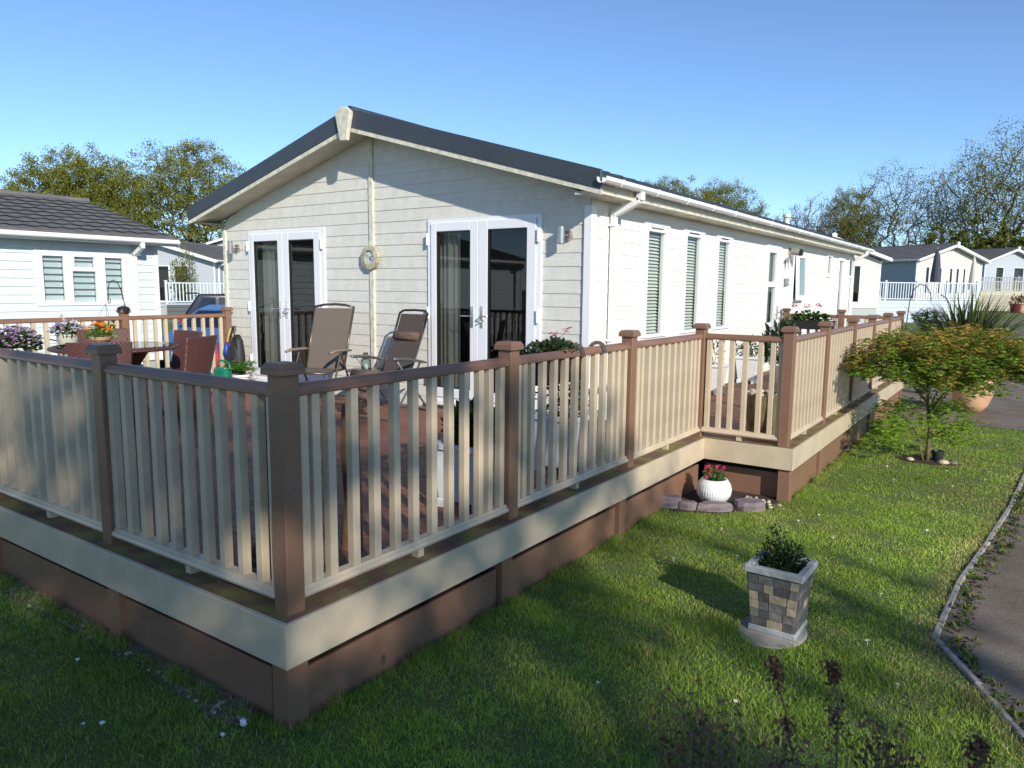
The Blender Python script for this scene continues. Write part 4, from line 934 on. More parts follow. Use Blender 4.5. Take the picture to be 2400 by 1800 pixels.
# white square planter with dark bush behind the right-hand railing
def deck_planters():
    t = thing('planter', 'white square footed planter with dark green bush on the deck behind the right-hand railing', 'planter', (-.44, 1.84, 0), .1)
    square_pot(t, .32, .37, .43, 'whiteplaster', feet=.05); foliage(t, 1000, (0,0,.50), (.17,.17,.17), .055, [(0.02,0.05,0.012),(0.03,0.075,0.016)], zmin=.43)
    t = thing('planter', 'white square footed planter holding a rose bush on the deck below the hanging trough', 'planter', (-.46, 3.02, 0), .05)
    square_pot(t, .34, .44, .46, 'whiteplaster', feet=.05); foliage(t, 420, (0,0,.60), (.2,.2,.22), .05, GR, zmin=.42); stems(t, [(.1,.05,.75),(-.08,.1,.7),(0,-.1,.68),(.12,-.08,.6)], (0,0,.4))
    # dark barrel and log at the near corner
    t = thing('log_post', 'upright split log standing on the deck just behind the near corner post', 'log', (-.46, .80, 0))
    b = MB(); pts = [(0,0,0),(.005,.01,.25),(-.004,.0,.55),(.0,.005,.80)]; b.tube(pts, [.058,.050,.053,.047], 9)
    b.build('trunk', mat('log_bark', (.30,.15,.06), .9, var=.6, vscale=9, bump=.9, bscale=14, stretch=(1,1,.4)), t)
    t = thing('patio_heater', 'tall black covered patio heater standing on the deck behind the near corner post', 'heater', (-.66, .50, 0))
    b = MB(); b.lathe([(.17,0),(.17,.05),(.13,.10),(.12,.42),(.10,.60),(.11,.84),(.07,.90),(0.0001,.92)], 18); b.build('cover', mat('black_cover', (.012,.012,.014), .6, bump=.6, bscale=9), t, smooth=True)
    b = MB(); b.lathe([(.19,.0),(.19,.03),(.171,.035)], 18); b.build('base', M['black'], t)
    # trough hanging from the handrail with geraniums
    t = thing('hanging_trough', 'black trough of pink geraniums hooked over the right-hand handrail in front of the gable', 'planter', (-.20, 2.47, 0))
    b = MB(); b.add([(-.075,-.31,.78),(.075,-.31,.78),(.075,.31,.78),(-.075,.31,.78),(-.09,-.33,.94),(.09,-.33,.94),(.09,.33,.94),(-.09,.33,.94)], [(3,2,1,0),(0,1,5,4),(1,2,6,5),(2,3,7,6),(3,0,4,7)]); b.build('trough', M['black'], t)
    b = MB(); b.box(-.085,-.32,.9,.085,.32,.915); b.build('soil', M['soil'], t)
    for yy in (.10, .42):
        b = MB(); pts = [(-.02,yy,.93)]+[(.10+.13*cos(a)*-1, yy, .985+.075*sin(a)) for a in np.linspace(0, pi, 12)]
        pts = [(.02,yy,.90),(.03,yy,.96),(.05,yy,1.01),(.085,yy,1.03),(.12,yy,1.03),(.155,yy,1.01),(.17,yy,.97),(.172,yy,.955)]
        for p, q in zip(pts[:-1], pts[1:]): b.bar(p, q, .028, .007, (0,1,0))
        b.build('hook', mat('grey_brown_hook', (.17,.13,.12), .5), t)
    foliage(t, 1100, (0,-.04,.99), (.12,.30,.075), .036, [(.055,.085,.04),(.07,.11,.05),(.04,.065,.03)], narrow=.9, zmin=.93)
    sp = [(.02,-.06,1.10),(.02,.13,1.13),(.0,-.2,1.06)]
    blossoms(t, [Vector(s)+Vector((random.uniform(-.025,.025),random.uniform(-.025,.025),random.uniform(-.02,.02))) for s in sp[:2] for _ in range(8)], .018, [(.75,.16,.22),(.8,.25,.32)])
    stems(t, sp+[(.0,-.36,1.06),(.02,-.42,1.03)], (0,-.1,.93), .0025, name='flower_stem')
    # side deck, white planters against the long wall
    for (x,y,lab,n_) in ((-1.02,7.95,'white square planter with thin young shrub against the long wall, nearest of the two',60),(-.98,9.45,'white square planter with leafy young shrub against the long wall, beside the front door',220)):
        t = thing('planter', lab, 'planter', (x,y,0), 0.05); square_pot(t, .26, .34, .42, 'whiteplaster', feet=.05); foliage(t, n_, (0,0,.55), (.16,.16,.16), .05, GR, zmin=.4)
        stems(t, [(.08,.05,.68),(-.1,.04,.72),(.02,-.1,.66)], (0,0,.38))
    t = thing('potted_shrub', 'tall dark glossy potted shrub on the side deck in front of the front door', 'plant', (-.62,9.9,0))
    round_pot(t, .17, .13, .30, 'whitepot'); stems(t, [(0,0,.7),(.1,.1,.75),(-.1,.05,.7)], (0,0,.28), .012)
    foliage(t, 300, (0,0,.56), (.30,.30,.32), .14, [(.012,.03,.012),(.02,.045,.018)], narrow=.38, zmin=.28)
    t = thing('barrel_planter', 'half barrel planter edged with stones on the side deck behind the notch railing', 'planter', (.40,5.55,0))
    b = MB(); b.lathe([(.155,0),(.19,.15),(.205,.30),(.205,.39),(.18,.39),(.17,.36),(.0001,.36)], 20); b.build('barrel', mat('weathered_olive_wood', (.16,.12,.05), .8, var=.3, vscale=5, stretch=(6,6,1)), t)
    b = MB()
    for k in range(11): a = 2*pi*k/11; b.ball((cos(a)*.17,sin(a)*.17,.40), (.05,.045,.028), 1, 8, 5, .08)
    b.build('stones', M['pebble'], t, smooth=True)
    t = thing('hanging_trough', 'black trough of red geraniums hooked over the far end railing of the side deck', 'planter', (-.70, 11.93, 0))
    b = MB(); b.add([(-.40,-.07,.74),(.40,-.07,.74),(.40,.07,.74),(-.40,.07,.74),(-.42,-.09,.90),(.42,-.09,.90),(.42,.09,.90),(-.42,.09,.90)], [(3,2,1,0),(0,1,5,4),(1,2,6,5),(2,3,7,6),(3,0,4,7)]); b.build('trough', M['black'], t)
    foliage(t, 260, (0,0,.95), (.36,.1,.10), .06, GR, narrow=.9, zmin=.88)
    sp = [(-.27,0,1.16),(-.06,0,1.14),(.14,0,1.17),(.3,0,1.10)]; stems(t, sp, (0,0,.9), .003, name='flower_stem')
    blossoms(t, [Vector(s)+Vector((random.uniform(-.05,.05),random.uniform(-.03,.03),random.uniform(-.03,.03))) for s in sp[:3] for _ in range(12)], .028, [(.8,.12,.13),(.75,.2,.22)])
    t = thing('climbing_plant', 'thin climbing plant in a small pot beside the far end railing post', 'plant', (-1.0, 11.5, 0)); round_pot(t, .12,.09,.25,'terracotta')
    foliage(t, 260, (0,0,.65), (.16,.16,.45), .05, [(.16,.17,.05),(.10,.13,.04)], zmin=.25); stems(t, [(.05,0,1.05),(-.05,.05,.95),(0,-.04,.8)], (0,0,.22))
deck_planters()

# ------------------------------------------------------------------ left of the deck: dining set and flowers
def wicker_mat():
    m = bpy.data.materials.new('brown_wicker'); m.use_nodes = True; n = m.node_tree.nodes; l = m.node_tree.links; b = n['Principled BSDF']
    tc = n.new('ShaderNodeTexCoord'); sp = n.new('ShaderNodeSeparateXYZ'); l.new(tc.outputs['Object'], sp.inputs[0])
    def w(src, k):
        a = n.new('ShaderNodeMath'); a.operation='MULTIPLY'; a.inputs[1].default_value=k; l.new(src, a.inputs[0]); s_ = n.new('ShaderNodeMath'); s_.operation='SINE'; l.new(a.outputs[0], s_.inputs[0]); return s_.outputs[0]
    ad = n.new('ShaderNodeMath'); ad.operation='ADD'; l.new(sp.outputs[0], ad.inputs[0]); l.new(sp.outputs[1], ad.inputs[1])
    a = w(ad.outputs[0], 2*pi/.045); c = w(sp.outputs[2], 2*pi/.022); mu = n.new('ShaderNodeMath'); mu.operation='MULTIPLY'; l.new(a, mu.inputs[0]); l.new(c, mu.inputs[1])
    r = n.new('ShaderNodeValToRGB'); r.color_ramp.elements[0].color=(.035,.013,.012,1); r.color_ramp.elements[1].color=(.16,.065,.055,1); r.color_ramp.elements[0].position=.2; r.color_ramp.elements[1].position=.8
    sc_ = n.new('ShaderNodeMath'); sc_.operation='MULTIPLY_ADD'; sc_.inputs[1].default_value=.5; sc_.inputs[2].default_value=.5; l.new(mu.outputs[0], sc_.inputs[0]); l.new(sc_.outputs[0], r.inputs[0]); l.new(r.outputs[0], b.inputs['Base Color'])
    bp = n.new('ShaderNodeBump'); bp.inputs['Strength'].default_value=.8; bp.inputs['Distance'].default_value=.006; l.new(sc_.outputs[0], bp.inputs['Height']); l.new(bp.outputs[0], b.inputs['Normal']); b.inputs['Roughness'].default_value=.45
    return m
M['wicker'] = wicker_mat()
def curved_panel(mb, w0, w1, z0, z1, y0, y1, curve, t, n=10, top_curve=0.0):
    """backrest: width w0 at z0 to w1 at z1, leaning from y0 to y1, wrapped by curve"""
    rows = 6; vs = []
    for s in (0, 1):
        for j in range(rows+1):
            v = j/rows; w_ = w0+(w1-w0)*v; z = z0+(z1-z0)*v; y = y0+(y1-y0)*v
            for i in range(n+1):
                u = i/n*2-1; vs.append((u*w_/2, y+curve*(u*u)*-1+(t if s else 0), z+(top_curve*(1-u*u) if j == rows else 0)))
    W_ = n+1; B = (rows+1)*W_; f = []
    for j in range(rows):
        for i in range(n):
            a = j*W_+i; f.append((a, a+1, a+W_+1, a+W_)); f.append((B+a, B+a+W_, B+a+W_+1, B+a+1))
    for i in range(n):
        f.append((i, B+i, B+i+1, i+1)); a = rows*W_+i; f.append((a, a+1, B+a+1, B+a))
    for j in range(rows):
        a = j*W_; f.append((a, a+W_, B+a+W_, B+a)); a = j*W_+n; f.append((a, B+a, B+a+W_, a+W_))
    return mb.add(vs, f)
def wicker_chair(label, loc, rz):
    t = thing('wicker_chair', label, 'chair', loc, rz, 'brown wicker chairs round the glass table')
    b = MB(); curved_panel(b, .46, .56, .36, .88, .20, .30, .05, .035); b.build('backrest', M['wicker'], t, smooth=False, bevel=.008)
    b = MB(); b.box(-.235,-.24,.34,.235,.22,.44); b.build('seat', M['wicker'], t, bevel=.02, seg=2)
    b = MB(); b.box(-.23,-.23,.10,.23,.20,.338); b.build('seat_skirt', M['wicker'], t)
    for sx in (-1,1):
        for sy in (-.21,.19): b = MB(); b.box(sx*.2-.02,sy-.02,0,sx*.2+.02,sy+.02,.10); b.build('leg', M['wicker'], t)
    return t
TC = Vector((-5.68, 2.22, 0))
def chair_at(label, x, y): 
    d = Vector((TC.x-x, TC.y-y)); rz = math.atan2(d.y, d.x)+pi/2; d.normalize(); wicker_chair(label, (x+d.x*.27, y+d.y*.27, 0), rz)
chair_at('brown wicker chair with its back to the front railing, nearest of the dining chairs', -4.67, 1.56)
chair_at('brown wicker chair on the far side of the glass table, behind the orange flowers', -6.72, 2.60)
def dining():
    t = thing('dining_table', 'round glass topped brown wicker table on the left of the deck', 'table', TC)
    b = MB(); b.lathe([(.62,.715),(.64,.725),(.64,.745),(.62,.755),(.57,.755),(.57,.715)], 36); b.build('rim', M['wicker'], t)
    b = MB(); b.lathe([(.0001,.748),(.60,.748),(.60,.760),(.0001,.760)], 36); b.build('glass_top', M['tableglass'], t)
    b = MB(); b.lathe([(.32,0),(.30,.05),(.18,.30),(.18,.45),(.34,.71)], 24); b.build('pedestal', M['wicker'], t)
    t = thing('flower_bowl', 'bowl of orange primroses with pale green leaves on the glass dining table', 'flowers', (TC.x-.52, TC.y+.10, .762))
    b = MB(); b.lathe([(.06,0),(.11,.03),(.135,.065),(.12,.065),(.0001,.05)], 20); b.build('bowl', M['terracotta'], t)
    foliage(t, 130, (0,0,.09), (.13,.13,.07), .07, [(.12,.22,.05),(.16,.27,.07)], narrow=.6, zmin=.05)
    blossoms(t, surf_spots(26, (-.03,0,.10), (.13,.13,.11), .1), .038, [(.85,.22,.01),(.9,.32,.02)], 6)
dining()
chair_at('brown wicker chair right of the glass table seen with its backrest toward the cars', -5.68, 3.08)
chair_at('brown wicker chair turned side-on at the right end of the glass table', -4.74, 2.66)
def left_flowers():
    t = thing('planter', 'large pale cream planter full of purple and white flowers by the left railing', 'planter', (-5.60, 1.22, 0))
    b = MB(); b.lathe([(.09,.0),(.10,.3),(.135,.78),(.14,.80),(.13,.80),(.12,.76),(.0001,.75)], 30); b.build('pot', mat('pale_green_glaze', (.60,.63,.52), .25), t, smooth=True)
    foliage(t, 800, (0,0,.84), (.21,.21,.12), .05, GR, zmin=.77)
    blossoms(t, surf_spots(330, (0,0,.83), (.215,.215,.165), -.05), .024, [(.42,.22,.45),(.62,.50,.62),(.30,.13,.30),(.72,.66,.72)], 6)
    t = thing('hanging_pot', 'cream metal pot of lilac daisies hooked over the left end railing', 'plant pot', (-7.16, 2.40, 0))
    b = MB(); b.lathe([(.075,.52),(.125,.80),(.13,.81),(.12,.81),(.0001,.79)], 24); b.build('pot', mat('cream_enamel',(.62,.64,.54),.35), t, smooth=True)
    b = MB(); pts = [(-.09,-.0,.80),(-.085,0,.93),(-.10,0,1.02),(-.13,0,1.045),(-.17,0,1.03),(-.18,0,.97)]
    for p,q in zip(pts[:-1],pts[1:]): b.bar(p,q,.03,.005,(0,1,0))
    b.build('hook', MATS['cream_enamel'], t)
    foliage(t, 260, (0,0,.83), (.17,.17,.09), .05, GR, zmin=.79); blossoms(t, surf_spots(70, (0,0,.84), (.19,.19,.12), -.1), .034, [(.62,.55,.68),(.45,.30,.50),(.75,.72,.76)], 6)
    foliage(t, 90, (.02,-.03,.56), (.12,.12,.10), .05, [(.45,.48,.5),(.2,.25,.2)], name='trailing_leaves')
    # shepherd hook with basket fixed on the post
    t = thing('shepherd_hook', 'black curved plant hook rising from the middle post of the left end railing', 'hook', (-7.3, 3.167, 1.10))
    b = MB(); b.lathe([(.075,-.055),(.08,.0),(.07,.02),(.03,.035),(.0001,.04)], 14); b.build('base', M['blackmetal'], t)
    b = MB(); pts = [(0,.03,0),(0,.0,.17),(0,-.025,.27),(0,-.06,.34),(0,-.11,.375),(0,-.16,.35),(0,-.185,.26),(0,-.185,.15),(0,-.195,.09),(0,-.180,.07),(0,-.165,.09),(0,-.165,.13)]
    b.tube(pts, .006, 7); b.build('rod', M['blackmetal'], t, smooth=True)
    t = thing('hanging_basket', 'hanging basket of yellow pansies below the black curved hook beyond the left railing', 'hanging basket', (-7.42, 2.97, 0))
    b = MB()
    for a in (.3, 2.4, 4.5): b.tube([(.10,0-.02,1.17),(.11*cos(a),.11*sin(a),.93)], .0025, 4)
    b.build('chain', M['steel'], t)
    b = MB(); b.lathe([(.05,.74),(.11,.80),(.13,.86),(.0001,.85)], 18); b.build('basket', M['black'], t)
    foliage(t, 260, (0,0,.86), (.14,.14,.09), .045, GR); blossoms(t, surf_spots(34, (0,0,.88), (.15,.15,.09), -.4), .034, [(.8,.66,.03),(.75,.75,.2),(.5,.35,.02)], 5)
    # watering can
    t = thing('watering_can', 'dark green plastic watering can standing on the deck by the potted palm', 'watering can', (-6.72, 4.20, 0), .25)
    b = MB(); b.lathe([(.115,.0),(.12,.02),(.118,.17),(.10,.19),(.098,.20)], 24); b.v = [(x*1.15,y*.8,z+.08) for x,y,z in b.v]; b.build('body', M['greenplastic'], t, smooth=False)
    b = MB(); b.tube([(-.10,0,.12),(-.20,0,.17),(-.30,0,.27)], [.030,.018,.014], 10); b.tube([(-.30,0,.27),(-.325,0,.295)], [.014,.03], 10); b.build('spout', M['greenplastic'], t, smooth=True)
    b = MB(); b.tube([(-.085,0,.27),(-.085,0,.34),(-.05,0,.375),(.06,0,.375),(.12,0,.34),(.145,0,.22),(.13,0,.14)], .013, 8); b.build('handle', M['greenplastic'], t, smooth=True)
    b = MB(); b.box(-.11,-.09,0,.11,.09,.08); b.build('foot', M['greenplastic'], t, bevel=.01)
    t = thing('potted_palm', 'small feathery palm in white pot beside the left french door', 'plant', (-6.62, 4.42, 0))
    round_pot(t, .11, .085, .17, 'whitepot'); stems(t, [(.02,0,.33),(-.03,.02,.33),(.04,.02,.32)], (0,0,.15), .008)
    b = MB(); P = []; D = []
    for k in range(26):
        az = random.uniform(0, 2*pi); el = random.uniform(.5, 1.35); L_ = random.uniform(.2,.32)
        for j in range(14):
            s_ = j/13; p = Vector((cos(az)*cos(el)*L_*s_, sin(az)*cos(el)*L_*s_, .20+sin(el)*L_*s_-.10*s_*s_))
            for sg in (-1,1):
                d = Vector((cos(az+sg*.9), sin(az+sg*.9), .1)); P.append(tuple(p)); D.append(tuple(d))
    leaf_cloud('fronds', np.array(P), .075, colmix(len(P), (0,0,0), .25, [(.06,.16,.02),(.10,.22,.03)]), M['leaf'], t, .16, .5, dirs=np.array(D)*2)
    t = thing('golf_bag', 'black and blue bag with straps propped against the left end of the gable wall', 'bag', (-7.02, 4.64, 0))
    b = MB(); b.tube([(0,0,.0),(.01,.0,.25),(.0,.0,.45),(-.0,.02,.62),(-.01,.03,.70)], [.13,.15,.145,.10,.05], 12, sx=.75); b.build('bag_body', mat('black_nylon',(.018,.018,.022),.6,bump=.6,bscale=14), t, smooth=True)
    b = MB(); b.tube([(-.13,-.06,.36),(-.15,-.07,.46),(-.13,-.06,.58)], [.03,.045,.03], 8); b.build('blue_pocket', mat('blue_nylon',(.02,.05,.35),.5), t, smooth=True)
    b = MB(); b.tube([(-.09,-.08,.60),(-.05,-.08,.70),(-.04,-.05,.80)], .012, 6); b.build('yellow_strap', mat('yellow_webbing',(.65,.45,.08),.6), t)
    b = MB(); b.tube([(.1,-.05,.5),(.08,-.08,.70),(.02,-.04,.82),(-.06,-.02,.80),(-.06,-.05,.66)], .011, 6); b.tube([(-.03,-.03,.72),(-.02,-.03,.83),(.05,-.03,.83),(.06,-.04,.75)], .008, 6); b.build('strap', M['black'], t)
left_flowers()

# ------------------------------------------------------------------ recliners and side table in front of the gable
def recliner_high():
    t = thing('recliner_chair', 'high backed brown mesh garden chair with open arms in front of the left french door', 'chair', (-4.42, 4.06, 0), .34)
    fm = M['framebrown']
    # local: faces -Y; back leans to +Y
    b = MB(); tp = [( -.25,.0,.44),(-.255,.12,.78),(-.262,.26,1.17)]; b.tube(tp, .013, 8)
    b.tube([(x*-1,y,z) for x,y,z in tp], .013, 8); b.tube([(-.262,.26,1.17),(-.14,.268,1.196),(0,.27,1.203),(.14,.268,1.196),(.262,.26,1.17)], .015, 8); b.build('back_frame', fm, t, smooth=True)
    b = MB(); n = 8
    for i in range(n):
        v0, v1 = i/n, (i+1)/n; f = lambda v: (.0+.25*v, .44+.715*v)
        (y0,z0),(y1,z1) = f(v0), f(v1); w0 = .245+.012*v0; w1 = .245+.012*v1
        b.add([(-w0,y0-.006,z0),(w0,y0-.006,z0),(w1,y1-.006,z1),(-w1,y1-.006,z1),(-w0,y0+.006,z0),(w0,y0+.006,z0),(w1,y1+.006,z1),(-w1,y1+.006,z1)], [(0,1,2,3),(7,6,5,4),(0,3,7,4),(1,5,6,2)])
    b.build('backrest', M['textilene'], t)
    b = MB(); b.box(-.24,-.46,.425,.24,.0,.437); b.build('seat', M['textilene'], t)
    b = MB(); b.tube([(-.25,0,.44),(-.25,-.46,.43),(.25,-.46,.43),(.25,0,.44)], .013, 8); b.build('seat_frame', fm, t, smooth=True)
    for s in (-1,1):
        b = MB(); b.tube([(s*.275,-.42,0),(s*.275,-.12,.64)], .013, 8); b.build('leg', fm, t)
        b = MB(); b.tube([(s*.29,.22,0),(s*.29,-.14,.64)], .013, 8); b.build('leg', fm, t)
        b = MB(); b.tube([(s*.285,-.38,.66),(s*.285,-.28,.675),(s*.285,0,.67),(s*.27,.13,.655)], [.014,.018,.018,.014], 8, sx=1.6); b.build('armrest', mat('arm_brown',(.22,.17,.13),.4), t, smooth=True)
    b = MB(); b.tube([(-.275,-.40,.04),(.275,-.40,.04)], .010, 6); b.build('stretcher', fm, t); b = MB(); b.tube([(-.29,.2,.04),(.29,.2,.04)], .010, 6); b.build('stretcher', fm, t)
recliner_high()
def side_table():
    t = thing('side_table', 'small round glass side table between the two reclining chairs', 'table', (-4.05, 4.38, 0))
    b = MB(); b.lathe([(.0001,.415),(.22,.415),(.22,.425),(.0001,.425)], 28); b.build('glass_top', M['tableglass'], t)
    b = MB(); ring = [(.225*cos(a),.225*sin(a),.415) for a in np.linspace(0,2*pi,25)]; b.tube(ring, .010, 6); b.build('rim', M['framegrey'], t)
    for a in (.4, 2.5, 4.6): b = MB(); b.tube([(.21*cos(a),.21*sin(a),.41),(.10*cos(a),.10*sin(a),.22),(.20*cos(a),.20*sin(a),0)], .009, 6); b.build('leg', M['framegrey'], t)
    t = thing('lantern', 'glass jar lantern with bronze lid on the small side table', 'lantern', (-4.08, 4.40, .426))
    b = MB(); b.lathe([(.05,0),(.055,.01),(.055,.11),(.04,.13)], 16); b.build('jar', M['tableglass'], t)
    b = MB(); b.lathe([(.042,.13),(.045,.14),(.045,.165),(.03,.175),(.03,.20),(.0001,.205)], 16); b.build('lid', M['framebrown'], t)
    b = MB(); b.lathe([(.025,.005),(.025,.06),(.0001,.06)], 12); b.build('candle', M['white'], t)
side_table()
def lounger_zero():
    t = thing('recliner_chair', 'dark folding zero-gravity lounger with brown headrest pillow left of the right french door', 'chair', (-3.34, 4.10, 0), .10)
    fm = M['framegrey']
    W = .20
    yb = [(.02,.40),(.16,.64),(.30,.90),(.40,1.12)]
    b = MB()
    for s in (-1,1): b.tube([(s*W,y,z) for y,z in yb], .012, 8)
    b.tube([(-W,.40,1.12),(-W+.05,.415,1.15),(0,.42,1.155),(W-.05,.415,1.15),(W,.40,1.12)], .013, 8); b.build('back_frame', M['blackmetal'], t, smooth=True)
    b = MB()
    for (y0,z0),(y1,z1) in zip(yb[:-1], yb[1:]):
        b.add([(-W+.02,y0,z0-.01),(W-.02,y0,z0-.01),(W-.02,y1,z1-.01),(-W+.02,y1,z1-.01)], [(0,1,2,3)])
    b.build('backrest', mat('dark_sling',(.065,.05,.042),.8,bump=.3,bscale=200), t)
    b = MB(); b.tube([(-.17,.27,.86),(.17,.27,.86)], .055, 12); b.build('pillow', M['cushion'], t, smooth=True, bevel=.02)
    ys_ = [(.02,.40),(-.25,.42),(-.42,.46)]
    b = MB()
    for (y0,z0),(y1,z1) in zip(ys_[:-1], ys_[1:]): b.add([(-W+.02,y0,z0),(W-.02,y0,z0),(W-.02,y1,z1),(-W+.02,y1,z1)], [(0,1,2,3)])
    b.build('seat', MATS['dark_sling'], t)
    b = MB()
    for s in (-1,1): b.tube([(s*W,y,z) for y,z in ys_], .012, 8)
    b.build('seat_frame', fm, t, smooth=True)
    b = MB(); b.tube([(-.19,-.44,.47),(.19,-.44,.47)], .06, 12); b.tube([(-.19,-.50,.36),(.19,-.50,.36)], .05, 12); b.tube([(-.19,-.52,.26),(.19,-.52,.26)], .04, 12); b.build('leg_cushion', M['cushion'], t, smooth=True)
    for s in (-1,1):
        b = MB(); b.tube([(s*.29,-.36,.66),(s*.29,-.32,.655),(s*.29,-.10,.64),(s*.29,.18,.585),(s*.28,.24,.575)], [.010,.018,.018,.016,.010], 8, sx=1.7); b.build('armrest', fm, t, smooth=True)
        b = MB(); b.tube([(s*.27,-.28,.64),(s*.27,-.02,.36),(s*.27,.30,.03),(s*.27,.36,.015)], .012, 8); b.build('leg', fm, t, smooth=True)
        b = MB(); b.tube([(s*.285,.14,.60),(s*.285,-.05,.34),(s*.285,-.36,.03),(s*.285,-.44,.015)], .012, 8); b.build('leg', fm, t, smooth=True)
    b = MB(); b.tube([(-.285,-.44,.015),(.285,-.44,.015)], .012, 8); b.build('stretcher', fm, t); b = MB(); b.tube([(-.27,.36,.015),(.27,.36,.015)], .012, 8); b.build('stretcher', fm, t)
lounger_zero()

# ------------------------------------------------------------------ notch bed, ribbed pot, stone planter
def notch_bed():
    b = MB(); b.prism([(-.10,4.05),(.1,4.02),(.38,4.18),(.70,4.55),(.76,5.0),(.0,5.0)], (0,0,-.507), (1,0,0), (0,1,0), (0,0,1), .012); s = b.build('soil', M['soil']); tag(s, kind='structure')
    t = thing('flower_pot', 'white ribbed bowl pot of pink flowers under the notch of the deck', 'plant pot', (.27, 4.49, -.495))
    b = MB(); prof = [(.065,0),(.11,.02),(.150,.08),(.157,.13),(.145,.18),(.115,.222),(.108,.226),(.100,.222),(.105,.20),(.0001,.19)]
    b.lathe(prof, 120, ribs=40, ribd=-.035); b.build('pot', M['whitepot'], t, smooth=True)
    s = MB(); s.lathe([(.10,.20),(.0001,.205)], 20); s.build('soil', M['soil'], t)
    foliage(t, 170, (-.01,0,.25), (.085,.085,.06), .04, [(.09,.20,.03),(.06,.14,.02)], zmin=.2)
    sp = [(-.06,-.03,.33),(-.01,-.06,.31),(.06,.02,.31),(-.03,-.08,.255),(-.07,.02,.31),(.02,-.02,.33)]
    blossoms(t, [Vector(q)+Vector((random.uniform(-.015,.015),)*3) for q in sp for _ in range(3)], .022, [(.75,.03,.16),(.8,.06,.25)], 6)
    spec = [((-.02,4.13),(.13,.08,.06),.5,'left of the white ribbed pot, against the skirt'),((.14,4.17),(.10,.06,.04),.2,'second from the left'),((.36,4.27),(.17,.065,.04),.62,'in front of the white ribbed pot, long and flat'),((.60,4.50),(.15,.09,.045),.55,'nearest the corner leg of the deck')]
    for (x,y),(a,c,h),rz,lab in spec:
        mb = MB(); n = 9; ring = [(cos(2*pi*k/n)*random.uniform(.8,1.08), sin(2*pi*k/n)*random.uniform(.8,1.05)) for k in range(n)]
        top = [(p*a*.93, q*c*.9, h*2*random.uniform(.75,1.0)) for p,q in ring]; mid = [(p*a, q*c, h*.9) for p,q in ring]; bot = [(p*a, q*c, -.02) for p,q in ring]
        vs = bot+mid+top; f = [tuple(range(2*n,3*n))]+[(i,(i+1)%n,n+(i+1)%n,n+i) for i in range(n)]+[(n+i,n+(i+1)%n,2*n+(i+1)%n,2*n+i) for i in range(n)]
        mb.add(vs, f); o = mb.build('slate_stone', M['slate'], bevel=.006); o.location = (x,y,-.50); o.rotation_euler = (0,0,rz); tag(o, 'purple slate edging stone '+lab, 'stone', 'slate stones edging the notch bed')
    base = None; ps = [(.47,4.83),(.51,4.80),(.55,4.84),(.53,4.76),(.58,4.78),(.62,4.80),(.60,4.73),(.56,4.70),(.65,4.74),(.68,4.78),(.66,4.68),(.50,4.72),(.71,4.70),(.74,4.62),(.14,4.24),(.12,4.17),(.43,4.36),(.46,4.33),(.07,4.30),(.79,4.72),(.20,4.27),(.52,4.65),(.63,4.64),(.48,4.77)]
    for i,(x,y) in enumerate(ps):
        mb = MB(); mb.ball((0,0,0), (random.uniform(.018,.033), random.uniform(.015,.024), random.uniform(.010,.018)), 1, 10, 6, .03); o = mb.build('pebble', M['pebble'], smooth=True)
        o.location = (x,y,-.485); o.rotation_euler = (0,0,random.uniform(0,3)); tag(o, 'rounded pale pebble in the bed under the notch of the deck', 'pebble', 'pebbles around the white ribbed pot')
notch_bed()
